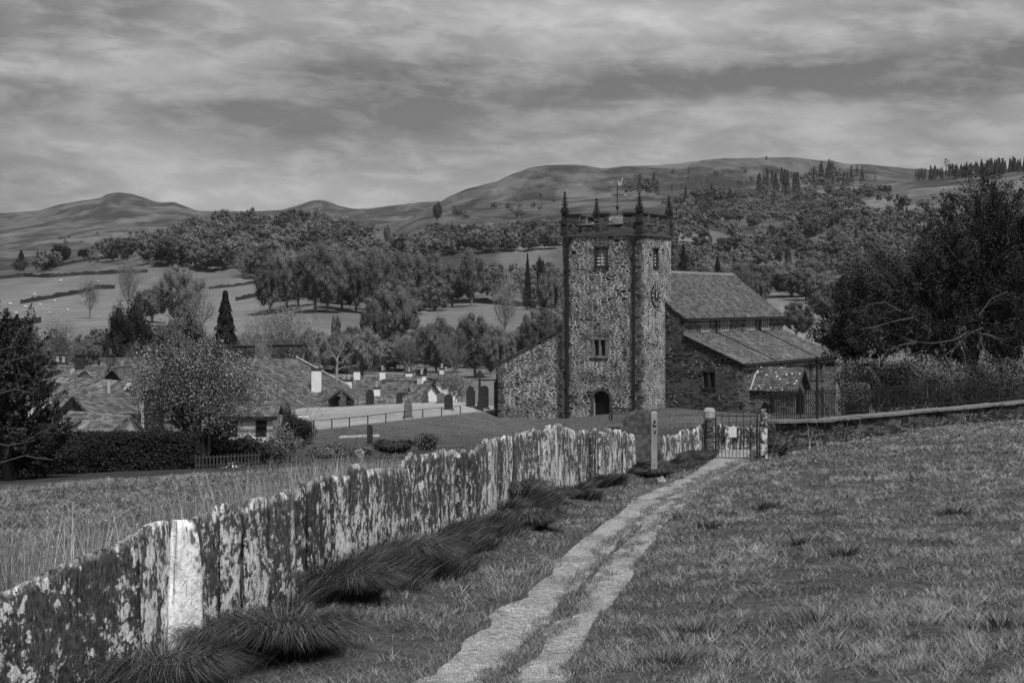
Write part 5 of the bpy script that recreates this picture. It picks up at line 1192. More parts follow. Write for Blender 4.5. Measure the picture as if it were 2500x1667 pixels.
# ================================================================ village
def house(label, px, Y, ridge_py, L, Wd, eave_drop, yaw, roofm='house_roof', wallm='white', name='cottage', cat='house', below=7, chim=(), over=.3):
    """gabled house: ridge centre at photo column px and row ridge_py; yaw turns the ridge from across the view"""
    c = P(px, ridge_py, Y); root = empty(name, (c.x, c.y, c.z-eave_drop-below*.5), R(yaw), label=label, cat=cat)
    zo = eave_drop+below*.5; hw = Wd/2; hl = L/2
    m = MB(); m.add([(-hl, -hw, -below*.5-2), (-hl, hw, -below*.5-2), (-hl, hw, zo-eave_drop), (-hl, 0, zo-.08), (-hl, -hw, zo-eave_drop), (hl, -hw, -below*.5-2), (hl, hw, -below*.5-2), (hl, hw, zo-eave_drop), (hl, 0, zo-.08), (hl, -hw, zo-eave_drop)],
        [(0, 4, 3, 2, 1), (5, 6, 7, 8, 9), (0, 5, 9, 4), (1, 2, 7, 6)])
    m.build('wall', MT[wallm], root)
    r_ = MB(); dz = eave_drop*over/hw
    r_.plate([(-hl-over, 0, zo), (-hl-over, -hw-over, zo-eave_drop-dz), (hl+over, -hw-over, zo-eave_drop-dz), (hl+over, 0, zo)], .12)
    r_.plate([(hl+over, 0, zo), (hl+over, hw+over, zo-eave_drop-dz), (-hl-over, hw+over, zo-eave_drop-dz), (-hl-over, 0, zo)], .12)
    rf_ = r_.build('roof', MT[roofm], root)
    MB().box(-hl-over, hl+over, -.1, .1, zo-.03, zo+.08).build('ridge_tiles', MT['coping'], rf_)
    if Wd > 2.9 and wallm != 'dark_wood':
        zt_ = zo-eave_drop
        for k_ in (-.28, .28): 
            f_ = MB().box(k_*L-.32, k_*L+.32, -hw-.05, -hw+.02, zt_-1.25, zt_-.35).build('window', MT['dressed'], root); MB().box(k_*L-.26, k_*L+.26, -hw-.07, -hw-.051, zt_-1.2, zt_-.4).build('pane', MT['glass'], f_)
        MB().box(-hl-over, hl+over, -hw-over-.1, -hw-over+.0, zt_-dz-.2, zt_-dz-.1).build('gutter', MT['iron'], root)
    for (cx, cy, cw, cd, z0, z1, cmn, pots) in chim:
        k = MB().box(cx-cw/2, cx+cw/2, cy-cd/2, cy+cd/2, zo+z0, zo+z1); ch = k.build('chimney', MT[cmn], root)
        MB().box(cx-cw/2-.07, cx+cw/2+.07, cy-cd/2-.07, cy+cd/2+.07, zo+z1, zo+z1+.12).build('chimney_cap', MT['dark_dressed'], ch)
        for q in range(pots):
            x = cx+(q-(pots-1)/2)*.5; MB().lathe([(.15, zo+z1+.12), (.13, zo+z1+.5), (.16, zo+z1+.55), (.12, zo+z1+.6)], x, cy, 8).build('chimney_pot', MT['pale_stone' if cmn == 'white' else 'dressed'], ch)
    return root
def win(root, x, y, z, w_, h, face='y', frame='white'):
    s = -1 if face == 'y' else 1
    f = MB(); t = .06
    if face == 'y': f.box(x-w_/2-t, x+w_/2+t, y-.05, y+.02, z-t, z+h+t); p = MB().box(x-w_/2, x+w_/2, y-.06, y-.051, z, z+h)
    else: f.box(y-.02, y+.05, x-w_/2-t, x+w_/2+t, z-t, z+h+t); p = MB().box(y+.051, y+.06, x-w_/2, x+w_/2, z, z+h)
    fo = f.build('window', MT[frame], root); p.build('pane', MT['glass'], fo)

# nearest left group, roof planes set out from their corners
def poly_house(label, name, planes, walls, roofm, wallm, base, extra=None, cat='house'):
    c = Vector(planes[0][0]); root = empty(name, (c.x, c.y, base), label=label, cat=cat); O = Vector((c.x, c.y, base))
    for pl in planes:
        pts = [Vector(p)-O for p in pl]; m = MB()
        n = (pts[1]-pts[0]).cross(pts[2]-pts[0])
        if n.z < 0: pts = pts[::-1]
        m.plate(pts, .14); m.build('roof', MT[roofm], root)
    w_ = MB()
    for a, b in walls:
        a, b = Vector(a)-O, Vector(b)-O; w_.quad((a.x, a.y, -3), (b.x, b.y, -3), b, a)
    return root, O, w_
# A: lean-to with stone-slate roof and white gable
pA = [P(160, 1001, 89), P(307, 1013, 88), P(319, 1012, 88), P(272, 1052, 84.5), P(130, 1056, 85)]
rt, O, w_ = poly_house('low outbuilding with a sagging stone slate roof and white gable above the hedge', 'outbuilding', [[pA[0], pA[2], pA[3], pA[4]], [pA[0], pA[2], P(362, 1056, 91.5), P(210, 1060, 92.5)]], [(pA[4]+Vector((.1, .25, -.1)), pA[3]+Vector((-.1, .25, -.1)))], 'light_roof', 'white', -10.5, cat='outbuilding')
gA = [pA[3]+Vector((-.15, .2, -.12)), P(350, 1056, 91), P(317, 1016, 88)]
w_.add([p-O for p in gA], [(0, 1, 2)]); a, b = gA[0]-O, gA[1]-O; w_.quad((a.x, a.y, -3), (b.x, b.y, -3), b, a); w_.build('wall', MT['white'], rt)
# B: middle roof with slate-hung gable
pB = [P(179, 964, 94), P(332, 957, 99), P(345, 1010, 95), P(216, 1006, 90.5)]
rt, O, w_ = poly_house('cottage with a dark gable and long slate roof behind the low outbuilding', 'cottage', [pB, [pB[0], P(332, 957, 99), P(290, 1010, 104), P(128, 1016, 97.5)]], [(pB[3], pB[2])], 'house_roof', 'white', -12)
gB = [pB[3]+Vector((0, .1, -.1)), P(130, 1018, 97.4), P(179, 967, 94.1)]
w_.add([p-O for p in gB], [(0, 1, 2)]); a, b = gB[0]-O, gB[1]-O; w_.quad((a.x, a.y, -2), (b.x, b.y, -2), b, a); w_.build('wall', MT['nave'], rt)
# C: long roof behind
pC = [P(112, 920, 118), P(232, 923, 113), P(345, 934, 110), P(352, 985, 104), P(190, 1010, 106), P(112, 990, 112)]
rt, O, w_ = poly_house('long house with a wide lichened slate roof across the left of the village', 'cottage', [[pC[0], pC[1], pC[4], pC[5]], [pC[1], pC[2], pC[3], pC[4]]], [(pC[5], pC[4]), (pC[4], pC[3])], 'light_roof', 'white', -14)
w_.build('wall', MT['white'], rt)
sk = P(265, 960, 106)-O
MB().plate([P(303, 953, 107.4)-O, P(312, 947, 107.5)-O, P(322, 938, 109.5)-O, P(314, 938, 109.7)-O], -.1).build('skylight', MT['louvre'], rt)
MB().box(P(264, 0, 106).x-O.x-.12, P(267, 0, 106).x-O.x+.12, -10+0, -9.6, 0, 1).v
pv = P(265, 956, 109)-O; MB().tube([pv-Vector((0, 0, .8)), P(265, 929, 109)-O], .1, 8).build('vent_pipe', MT['louvre'], rt)
# E: white-gabled house half behind the near leafy tree
house('white rendered house end beside the near leafy tree', 612, 104, 985, 3.0, 3.0, .55, 0, 'house_roof', 'white', name='cottage', below=9)
# F: house with white chimney and timber porch
pF = [P(560, 884, 150), P(722, 876, 160), P(802, 974, 151), P(798, 1003, 149), P(640, 1008, 142)]
rt, O, w_ = poly_house('slate roofed house with a tall white chimney and a timber gabled porch', 'village_house', [pF, [pF[1], P(852, 946, 160), P(834, 951, 155), P(802, 974, 151.1)]], [(pF[4], pF[3])], 'house_roof', 'white', -12)
w_.quad(*[v for v in (P(700, 1003, 146)-O, P(800, 998, 149)-O, P(800, 1025, 149)-O, P(700, 1025, 146)-O)]); w_.build('wall', MT['white'], rt)
ck_ = MB(); c0 = P(773, 945, 153)-O; ck_.box(c0.x-.41, c0.x+.41, c0.y-.36, c0.y+.36, c0.z-1.0, (HY-903)/F*153-O.z); ch = ck_.build('chimney', MT['white'], rt); zt = (HY-903)/F*153-O.z
MB().box(c0.x-.48, c0.x+.48, c0.y-.42, c0.y+.42, zt, zt+.14).build('chimney_cap', MT['dark_dressed'], ch); MB().lathe([(.14, zt+.14), (.14, zt+.28), (.05, zt+.32)], c0.x, c0.y, 8).build('chimney_pot', MT['pale_stone'], ch)
MB().plate([P(722, 874, 159.9)-O+Vector((0, 0, .1)), P(852, 945, 159.9)-O+Vector((0, 0, .1)), P(852, 948, 160.5)-O+Vector((0, 0, .1)), P(721, 877, 160.7)-O+Vector((0, 0, .12))], -.12).build('verge_coping', MT['pale_stone'], rt)
# timber porch gable
ap = P(834, 950, 147); le = P(800, 976, 147); ri = P(866, 978, 147); dY = Vector((0, 5, 0))
pr_ = MB(); pr_.plate([v-O for v in (le, ap, ap+dY, le+dY)][::-1], .1).plate([v-O for v in (ap, ri, ri+dY, ap+dY)][::-1], .1); pr_.build('porch_roof', MT['house_roof'], rt)
bb = MB(); 
for a, b in ((le, ap), (ap, ri)): bb.tube([a-O+Vector((0, -.08, -.05)), b-O+Vector((0, -.08, -.05))], .09, 4)
for px in (803, 828, 862): q = P(px, 976, 147)-O; bb.box(q.x-.07, q.x+.07, q.y-.07, q.y+.07, q.z-1.6, q.z)
bb.tube([P(806, 975, 147)-O, P(834, 958, 147)-O], .05, 4).tube([P(860, 975, 147)-O, P(834, 958, 147)-O], .05, 4); bb.build('porch_timbers', MT['dark_wood'], rt)
q = P(834, 965, 149)-O; MB().box(q.x-1.05, q.x+1.05, 0+q.y, q.y+.1, q.z-2, q.z-.05).build('porch_wall', MT['dressed'], rt); MB().box(q.x-.4, q.x+.3, q.y-.04, q.y-.01, q.z-2, q.z-.3).build('porch_door', MT['dark_wood'], rt); MB().box(q.x+.5, q.x+.9, q.y-.04, q.y-.01, q.z-1, q.z-.4).build('window', MT['louvre'], rt)
# small wing right of it
house('low slate roofed wing right of the timber porch', 905, 166, 962, 5.0, 4.6, 1.2, 12, 'light_roof', 'pale_stone', below=4, chim=((.55, 0, .62, .6, -.8, .55, 'white', 1),))
# far village
V_ = [('white walled cottage just right of the timber porch roofs', 880, 182, 936, 3.0, 3.5, .5, 0, 'house_roof', 'white', ()),
 ('tiny white cottage with one chimney at the far right of the village', 1072, 196, 912, 2.2, 3.0, .35, 0, 'house_roof', 'white', ((.3, 0, .5, .5, -.3, .5, 'white', 1),)),
 ('white cottage wall between the dark stacks on the left', 245, 150, 906, 3.0, 3.0, .35, 0, 'house_roof', 'white', ()),
 ('low whitewashed cottage under the left chimneys', 190, 140, 918, 3.6, 3.0, .3, 0, 'house_roof', 'white', ()),
 ('white chimneyed cottage behind the long slate roof', 845, 175, 950, 3.6, 4.5, 1.6, 5, 'house_roof', 'white', ((0, 0, 1.1, .8, -.8, .85, 'white', 2),)),
 ('house with a dark roof between two white chimneys', 905, 190, 921, 6.5, 6, 2.6, 8, 'house_roof', 'pale_stone', ((-1.5, 0, .68, .6, -.5, .7, 'white', 0), (1.25, 0, .62, .6, -.6, .65, 'white', 1))),
 ('white gabled cottage in the middle of the far village', 948, 185, 925, 4.5, 3.2, 1.7, 82, 'house_roof', 'white', ()),
 ('low white cottage with a sagging dark roof', 951, 172, 939, 3.2, 3.5, .55, 0, 'house_roof', 'white', ()),
 ('long white cottage at the right of the far village', 1035, 200, 916, 7.5, 4, .6, 3, 'house_roof', 'white', ((-1.7, 0, .8, .7, -.7, .3, 'white', 1), (2.2, 0, .75, .7, -.5, .35, 'white', 2))),
 ('slate roofed cottage with a bright white end gable', 1000, 178, 930, 5.5, 5.5, 2.4, -38, 'light_roof', 'white', ((1.6, 0, .7, .6, -.8, .6, 'white', 1),)),
 ('small far cottage roof beside the dead white tree', 985, 205, 915, 5, 4, 1.3, 0, 'house_roof', 'white', ()),
 ('dark roofed house with two broad stone chimneys behind the big slate roof', 645, 180, 868, 7.6, 7, 2.4, 0, 'house_roof', 'nave', ((-2.6, 0, 3.2, .8, -.6, .95, 'nave', 1), (2.4, 0, 3.0, .8, -.6, 1.05, 'nave', 2))),
 ('white walled cottage with square chimneys at the left of the village', 165, 150, 905, 3.6, 4, 1.2, 4, 'house_roof', 'white', ((-.6, 0, 1.0, .7, -.9, .6, 'white', 2), (1.2, 0, .9, .7, -.9, .8, 'dressed', 1))),
 ('dark slate house with a tall stone stack left of the black evergreen', 205, 145, 896, 3.4, 5, 1.6, 0, 'house_roof', 'nave', ((-.3, 0, .75, .6, -.8, .95, 'dark_dressed', 1),)),
 ('gabled cottage with white bargeboards among the left chimneys', 296, 138, 895, 4.5, 3.0, 1.6, 86, 'house_roof', 'dark_wood', ()),
 ('white fronted cottage below the pale topped chimneys', 255, 146, 906, 3.4, 4, 1.3, 0, 'house_roof', 'white', ((.5, 0, .6, .6, -.5, 1.3, 'dressed', 1),)),
 ('brown roofed house right of the gabled cottage with a pale topped stack', 325, 152, 875, 4.4, 5, 2.2, 0, 'house_roof', 'nave', ((1.5, 0, .7, .6, -.8, .55, 'dressed', 1),)),
 ('low white dormered cottage left of centre in the village', 220, 138, 902, 1.6, 2.5, .9, 80, 'house_roof', 'white', ()),
 ('small dark gabled house at the far left behind the yew', 115, 148, 895, 3.2, 4, 1.6, 10, 'house_roof', 'white', ((.5, 0, .6, .6, -.7, .3, 'dressed', 1),)),
]
for lb, px, Y, rp, L, Wd, ed, yw, rm, wm, chm in V_: 
    r0 = house(lb, px, Y, rp, L, Wd, ed, yw, rm, wm, below=8, chim=chm)
# far white farmhouse on the hillside
r0 = house('small white farmhouse among the trees beyond the church roof', 1957, 640, 687, 7.5, 6, 3.2, 10, 'house_roof', 'white', name='farmhouse', below=6, chim=((-2, 0, 1, .8, -.6, 1.1, 'white', 1), (2.6, 0, .9, .8, -.6, 1.1, 'white', 1)))
r0 = house('pale farm building left of the white farmhouse', 1918, 660, 694, 10, 6, 2.6, 0, 'light_roof', 'pale_stone', name='farm_building', cat='barn', below=6)
# white parasol-like water butt on the lawn: a pale planter
pt = gp(737, 112); MB().lathe([(.28, 0), (.42, .55), (.45, .75), (.36, .75), (.34, .6)], 0, 0, 10).build('planter', MT['white'], None, loc=(pt.x, pt.y, (HY-1040)/F*112-.15), label='white flared planter at the left corner of the pale lawn', cat='planter')
a, b = P(668, 1070, 82), P(703, 1100, 78); sr = MB()
sr.tube([a, b], .02, 4).tube([a-Vector((0, 0, .12)), b-Vector((0, 0, .12))], .012, 4).tube([b, b-Vector((0, 0, .9))], .025, 5)
for i in range(9): p = P(655+i*2.2, 1060+i*2, 83); sr.tube([p, p-Vector((0, 0, .75))], .009, 3)
sr.build('stair_rail', MT['stone_mid'], None, label='slim metal stair handrail descending beside the white house end', cat='handrail')
# picket fence
pk = empty('picket_fence', gp(480, 73), label='dark picket fence at the far side of the left field', cat='fence'); rs = np.random.RandomState(6); a, b = gp(478, 74), gp(632, 76)
for i in range(19):
    p = a.lerp(b, i/18)-pk.location; p.z = gz_(p.x+pk.location.x, p.y+pk.location.y)-pk.location.z; h = .62+rs.uniform(-.05, .05); MB().prism([(p.x-.035, -.1+p.z), (p.x+.035, -.1+p.z), (p.x+.035, p.z+h-.06), (p.x, p.z+h), (p.x-.035, p.z+h-.06)], p.y-.01, p.y+.01).build('picket', MT['wood_dull'], pk)
m = MB()
for z in (.15, .48): m.tube([a-pk.location+Vector((0, .03, z)), b-pk.location+Vector((0, .03, z))], .025, 4)
m.build('rail', MT['dark_wood'], pk)
# low wall with pale coping behind the hedge
hw_ = MB(); a, b = P(128, 1054, 82.5), P(545, 1050, 84.5); hw_.plate([a+Vector((0, -.2, 0)), b+Vector((0, -.2, 0)), b+Vector((0, .2, 0)), a+Vector((0, .2, 0))], .08)
hwo = hw_.build('garden_wall', MT['coping'], None, label='long garden wall with a pale coping line just above the dark hedge', cat='wall')
MB().box(a.x+.1, b.x, a.y-.1, a.y+.1, a.z-3.5, a.z-.08).build('masonry', MT['field'], hwo)

# ================================================================ field walls, sheep, cattle
def field_wall(pts, label, h=1.3):
    """stone wall following photo positions on the far fields"""
    L = []
    for i in range(len(pts)-1):
        for k in range(10): t = k/10; L.append(hit(pts[i][0]*(1-t)+pts[i+1][0]*t, pts[i][1]*(1-t)+pts[i+1][1]*t, 250, 2500))
    L.append(hit(*pts[-1], 250, 2500)); O = L[0]; mb = MB(); r_ = np.random.RandomState(int(pts[0][0]))
    hs = [h*(1+r_.uniform(-.25, .3)) for _ in L]; V = []
    for p, hh in zip(L, hs):
        for dy, z in ((-.4, -.5), (-.25, hh), (.25, hh), (.4, -.5)): V.append((p.x-O.x, p.y+dy-O.y, p.z-O.z+z))
    fs = [(i*4+k, (i+1)*4+k, (i+1)*4+k+1, i*4+k+1) for i in range(len(L)-1) for k in range(3)]
    mb.add(V, fs).build('field_wall', MT['far_wall'], None, loc=O, label=label, cat='wall')
field_wall([(50, 742), (110, 732), (200, 716), (235, 706), (280, 705)], 'dark stone wall curving across the middle of the left fields', 1.5)
field_wall([(0, 682), (60, 676), (120, 678), (200, 672), (290, 668), (360, 666)], 'stone wall along the top of the left fields', 1.5)
field_wall([(18, 796), (60, 792), (100, 788)], 'short stone wall at the foot of the left fields', 1.6)
field_wall([(100, 662), (180, 642), (240, 634), (290, 630)], 'stone wall climbing to the field crest', 1.2)
field_wall([(575, 735), (640, 722), (700, 706)], 'stone wall rising rightwards below the middle wood', 1.5)
field_wall([(510, 706), (570, 700), (640, 690)], 'faint wall under the edge of the middle wood', 1.1)
field_wall([(1080, 741), (1170, 740), (1270, 748), (1370, 746)], 'long wall across the small fields left of the tower', 1.8)
field_wall([(1120, 590), (1180, 586), (1235, 583)], 'dark wall on the light pasture below the fell', 2)
field_wall([(1990, 835), (2050, 845), (2070, 846)], 'low wall at the bottom of the field beyond the church', 1.0)
def sheep(px, py, rot, label, k):
    g0 = hit(px, py, 250, 1500); m = MB(); prof = [(.0, -.62), (.24, -.55), (.34, -.25), (.36, .1), (.32, .42), (.16, .6), (.0, .64)]
    n = 8
    V = [(x, r*math.cos(2*math.pi*q/n)*.95, .62+r*math.sin(2*math.pi*q/n)) for r, x in prof for q in range(n)]
    m.add(V, [(j*n+q, j*n+(q+1) % n, (j+1)*n+(q+1) % n, (j+1)*n+q) for j in range(len(prof)-1) for q in range(n)])
    m.tube([(.5, 0, .75), (.78, 0, .85 if k % 2 else .35), (.95, 0, .8 if k % 2 else .18)], [.16, .12, .06], 6)
    for x in (-.35, .35):
        for y in (-.16, .16): m.tube([(x, y, .4), (x, y, -.02)], [.07, .045], 5)
    o = m.build('sheep', MT['fleece'], None, loc=g0, label=label, cat='sheep', group='sheep grazing the left fields'); o.rotation_euler = (0, 0, rot); o.scale = (.95,)*3
for i, (px, py) in enumerate([(62, 752), (98, 748), (133, 738), (85, 722), (165, 760), (148, 688), (240, 690), (40, 768), (205, 735), (120, 768), (25, 745)]): sheep(px, py, i*1.3, 'white sheep grazing on the open left fields', i)
# dark cattle left of the tower
for i, (px, py) in enumerate([(1293, 750), (1300, 755)]):
    g0 = hit(px, py, 250, 1500); m = MB(); prof = [(.0, -1.0), (.3, -.95), (.42, -.4), (.45, .1), (.4, .6), (.2, .9), (0, .95)]; n = 8
    m.add([(x, r*math.cos(2*math.pi*q/n)*.8, 1.0+r*math.sin(2*math.pi*q/n)) for r, x in prof for q in range(n)], [(j*n+q, j*n+(q+1) % n, (j+1)*n+(q+1) % n, (j+1)*n+q) for j in range(len(prof)-1) for q in range(n)])
    m.tube([(.8, 0, 1.1), (1.2, 0, .8), (1.45, 0, .45)], [.25, .2, .1], 6)
    for x in (-.7, .6):
        for y in (-.25, .25): m.tube([(x, y, .8), (x, y, -.02)], [.12, .07], 5)
    o = m.build('cow', MT['iron'], None, loc=g0, label='dark cow grazing in the field just left of the tower', cat='cow', group='cattle left of the tower'); o.rotation_euler = (0, 0, i*.6)
# cairn on the fell top
g0 = hit(1871, 391, 1500, 4000); MB().lathe([(2.2, -1), (1.6, 1.2), (1.1, 2.6), (.9, 5.0), (.3, 5.8)], 0, 0, 8).build('summit_cairn', MT['dark_dressed'], None, loc=g0, label='small dark cairn standing on the highest point of the fell', cat='cairn')

# ================================================================ single near trees and bushes
def dead_tree():
    g0 = gp(822, 160); g0.z = (HY-910)/F*160; rs = np.random.RandomState(9); root = empty('dead_tree', g0, label='bare bleached dead tree with forking white limbs above the village chimneys', cat='tree')
    k = 160/F; mb = MB()
    def q(px, py, dy=0): return Vector(((px-822)*k, dy, (910-py)*k))
    mb.tube([q(822, 960), q(822, 910), q(823, 880)], [.15, .12, .10], 7); mb.build('trunk', MT['pale_bark'], root)
    for pts, r0 in [([(823, 882), (826, 868), (836, 853), (834, 838), (830, 826)], .13), ([(836, 853), (842, 836), (840, 826)], .07), ([(823, 878), (812, 862), (802, 845)], .1), ([(812, 872), (808, 866), (812, 860)], .06), ([(822, 885), (836, 886), (842, 872), (852, 868)], .08), ([(822, 905), (835, 897), (858, 894), (878, 888)], .11), ([(822, 898), (805, 893), (795, 892)], .07), ([(858, 894), (870, 895), (876, 899)], .05)]:
        MB().tube([q(x, y, rs.uniform(-.3, .3)) for x, y in pts], [.45*r0*(1-.75*i/(len(pts)-1)) for i in range(len(pts))], 5).build('limb', MT['pale_bark'], root)
dead_tree()
def near_tree():
    """many-stemmed small tree with bright new leaves, behind the left field"""
    rs = np.random.RandomState(17); Y = 79; base = gp(500, Y); base.z = max(base.z, (HY-1100)/F*Y); k = Y/F
    root = empty('leafy_tree', base, label='wide many-stemmed tree speckled with small bright leaves behind the left field', cat='tree'); mb = MB(); tips = []
    for i in range(13):
        a = rs.uniform(0, 6.28); ln = rs.uniform(.35, .8); d = Vector((math.cos(a)*ln-.18, math.sin(a)*ln*.7, 1)).normalized()
        branch_net(mb, rs, Vector((rs.normal()*.12, rs.normal()*.12, -.3)), d, rs.uniform(2.3, 3.2), .085, 3, .5, .12, 5, tips, 5, .62, (3, 4))
    mb.build('stems', MT['bark'], root)
    T = np.array([list(t[0]) for t in tips]); c = np.array([-.35, 0, 2.75]); q = ((T-c)/np.array([3.15, 2.5, 2.4])); T = T[(q**2).sum(1) < 1.15]
    n = 44000; dd = rs.normal(size=(n, 3)); dd /= np.linalg.norm(dd, axis=1, keepdims=True); rr = (.25+.75*rs.rand(n)**.6)*(1+.12*np.sin(dd[:, 0]*7)+.1*np.sin(dd[:, 2]*9+2)); C1 = c+dd*rr[:, None]*np.array([3.15, 2.5, 2.4])
    k2 = rs.randint(0, len(T), 9000); C2 = T[k2]+rs.normal(size=(9000, 3))*.14; C = np.concatenate([C1, C2]); C = C[C[:, 2] > .5+.5*rs.rand(len(C))]
    gap = fbm(C[:, 0]*1.6+3, C[:, 2]*1.6, 2) > -.28; C = C[gap | (rs.rand(len(C)) < .3)]
    V, Fc, Tn = leaf_quads(C, rs.normal(size=C.shape)+np.array([0, -.3, .5]), np.full(len(C), .030), rs, rs.rand(len(C))**3.6*np.clip(.35+C[:, 2]/3.2, .2, 1))
    link('leaves', np_mesh('leaves', V, Fc, Tn), MT['leaf_near'], root)
near_tree()
def conifer_mass(name, label, lobes, base, n, seed, m, size=.05, spray=.55, cat='tree', stems=(), up=.5, ns=500):
    """yew-like crown: overlapping masses of needles with upright sprays; lobes [(x, y, z, rx, ry, rz)] about the base"""
    rs = np.random.RandomState(seed); root = empty(name, base, label=label, cat=cat)
    L = np.array([l[:3] for l in lobes]); Rr = np.array([l[3:] for l in lobes]); vol = Rr.prod(1)**(2/3.); pk_ = vol/vol.sum(); V_, F_, T_ = [], [], []; nb = 0
    k = rs.choice(len(L), ns, p=pk_); d = rs.normal(size=(ns, 3)); d[:, 2] = d[:, 2]*.8+.25; d /= np.linalg.norm(d, axis=1, keepdims=True)
    S = L[k]+d*Rr[k]*(.42+.48*rs.rand(ns))[:, None]; D = d*np.array([1, 1, .6])+np.array([0, 0, up])+rs.normal(size=(ns, 3))*.25; D /= np.linalg.norm(D, axis=1, keepdims=True)
    Ln = spray*(.5+rs.rand(ns)*1.1); m_ = n//ns; t = rs.rand(ns, m_)**.8; wob = rs.normal(size=(ns, m_, 3))*(.17*(1-.8*t))[:, :, None]*Ln[:, None, None]
    C = (S[:, None]+D[:, None]*(t*Ln[:, None])[:, :, None]+wob).reshape(-1, 3); N = (rs.normal(size=(ns, m_, 3))*.8+D[:, None]*.2).reshape(-1, 3)
    tone = np.clip(rs.rand(ns*m_)*.5+np.repeat(rs.rand(ns), m_)*.5, 0, 1)**1.5
    V, Fc, T = leaf_quads(C, N, np.full(len(C), size), rs, tone); link('crown', np_mesh('crown', V, Fc, T), MT[m], root)
    mb = MB()
    for sx in stems: branch_net(mb, rs, Vector((sx[0], sx[1], -.5)), Vector((rs.normal()*.15, 0, 1)).normalized(), sx[2], sx[3], 2, .45, .2, 7)
    if stems: mb.build('trunk', MT['bark'], root)
    return root
# great yew at the right
Y = 92; k = Y/F; b0 = gp(2370, Y)
def lb(px, py, rx, rz, dy=0, ry=None): return ((px-2370)*k, dy, (HY-py)*k-b0.z, rx*k, (ry or rx)*k*.8, rz*k)
yew = conifer_mass('yew_tree', 'great dark ragged yew filling the right edge behind the railings', [lb(2400, 640, 95, 140), lb(2450, 570, 70, 90), lb(2350, 720, 105, 120), lb(2260, 780, 90, 90), lb(2450, 760, 130, 170), lb(2375, 540, 32, 60), lb(2490, 540, 45, 60), lb(2560, 660, 120, 180), lb(2310, 670, 48, 60), lb(2210, 840, 90, 55), lb(2370, 870, 140, 70), lb(2520, 860, 120, 70), lb(2425, 510, 16, 40), lb(2330, 590, 18, 50), lb(2270, 700, 40, 40)], b0, 190000, 5, 'leaf_yew', .046, 1.8, stems=((0, 0, 6, .42), (.5, .3, 6, .3), (-.6, 0, 5, .25)), ns=760, up=1.0)
yew2 = conifer_mass('yew_tree', 'smaller dark yew leaning left towards the church porch', [lb(2170, 760, 55, 70, 5), lb(2110, 820, 40, 50, 5), lb(2215, 740, 45, 60, 5), lb(2195, 690, 14, 30, 5), lb(2150, 710, 14, 30, 5), lb(2250, 690, 35, 40, 6), lb(2120, 870, 40, 45, 5), lb(2170, 840, 70, 70, 5), lb(2085, 780, 14, 16, 5)], b0, 80000, 6, 'leaf_yew', .046, 1.5, stems=(((2160-2370)*k, 5, 2.6, .25),), ns=330, up=.55)
# pale bare boughs hanging in front of the yew
rs = np.random.RandomState(21)
for st_, pts in enumerate([[(2360, 812), (2330, 830), (2280, 838), (2240, 835), (2200, 820)], [(2400, 800), (2370, 812), (2330, 850), (2290, 880), (2250, 905)], [(2370, 812), (2420, 818), (2450, 830)], [(2385, 812), (2400, 850), (2430, 890), (2415, 905)], [(2240, 835), (2200, 842), (2160, 860)], [(2330, 850), (2310, 890), (2300, 920)], [(2230, 775), (2180, 785), (2130, 800), (2100, 803)], [(2390, 770), (2420, 730), (2460, 712), (2440, 715)], [(2200, 760), (2160, 738), (2120, 742)]]):
    mb = MB(); P3 = [P(x, y, 86.5+st_*.1)-b0 for x, y in pts]; mb.tube(P3, [.035*(1-.7*i/(len(P3)-1)) for i in range(len(P3))], 5)
    for j in range(1, len(P3)):
        for q in range(2): branch_net(mb, rs, P3[j-1].lerp(P3[j], rs.rand()), ((P3[j]-P3[j-1]).normalized()+Vector(rs.normal(size=3)*.7)+Vector((0, 0, -.35))).normalized(), rs.uniform(.6, 1.3), .013, 1, .5, -.1, 3)
    mb.build('bare_bough', MT['pale_bough'], yew)
# bushes under the yew and by the porch
def shrub(px, Y, top, wpx, label, m, seed, n=7000, size=.045, name='bush', z0=None):
    g0 = gp(px, Y); k = Y/F; h = (HY-top)*k-g0.z; r_ = np.random.RandomState(seed); w_ = wpx*k/2; root = empty(name, g0, label=label, cat='bush')
    V, Fc, T = lobed_crown(r_, w_*1.0, h*.95, .0, 16, n, size, shell=.5); link('crown', np_mesh('crown', V, Fc, T), MT[m], root)
    mb = MB()
    for i in range(6): branch_net(mb, r_, Vector((r_.normal()*w_*.3, 0, -.2)), Vector((r_.normal()*.5, r_.normal()*.3, 1)).normalized(), h*.55, .04, 2, .5, .2, 4)
    mb.build('stems', MT['grey_bark'], root); return root
shrub(2330, 80, 872, 190, 'pale leaved bush crowding the foot of the great yew', 'leaf_bushp', 1, 12000)
shrub(2480, 78, 866, 120, 'pale bush at the right edge under the yew', 'leaf_bushp', 2, 9000)
shrub(2090, 95, 860, 130, 'soft leafy shrub between the church and the yew', 'leaf_bushp', 3, 9000)
shrub(2085, 78, 930, 100, 'dark rounded shrub behind the railings right of the porch', 'leaf_bush', 4, 7000)
shrub(2180, 84, 905, 130, 'black shrub behind the railings under the smaller yew', 'leaf_dark', 5, 7000)
shrub(2420, 76, 905, 200, 'low dark undergrowth bush behind the right end of the railings', 'leaf_dark', 15, 9000)
shrub(718, 96, 1003, 90, 'dark conifer bush between the white house end and the lawn', 'leaf_dark', 6, 9000)
shrub(690, 88, 1035, 110, 'broad dark shrub below the conifer bush', 'leaf_bush', 16, 7000)
shrub(2215, 88, 852, 200, 'dark shrub filling the gap between the two yews', 'leaf_dark', 23, 12000)
shrub(2375, 88, 880, 170, 'black-leaved shrub around the great yew trunk', 'leaf_dark', 24, 16000)  # near-black leaves closing the gap around the trunk
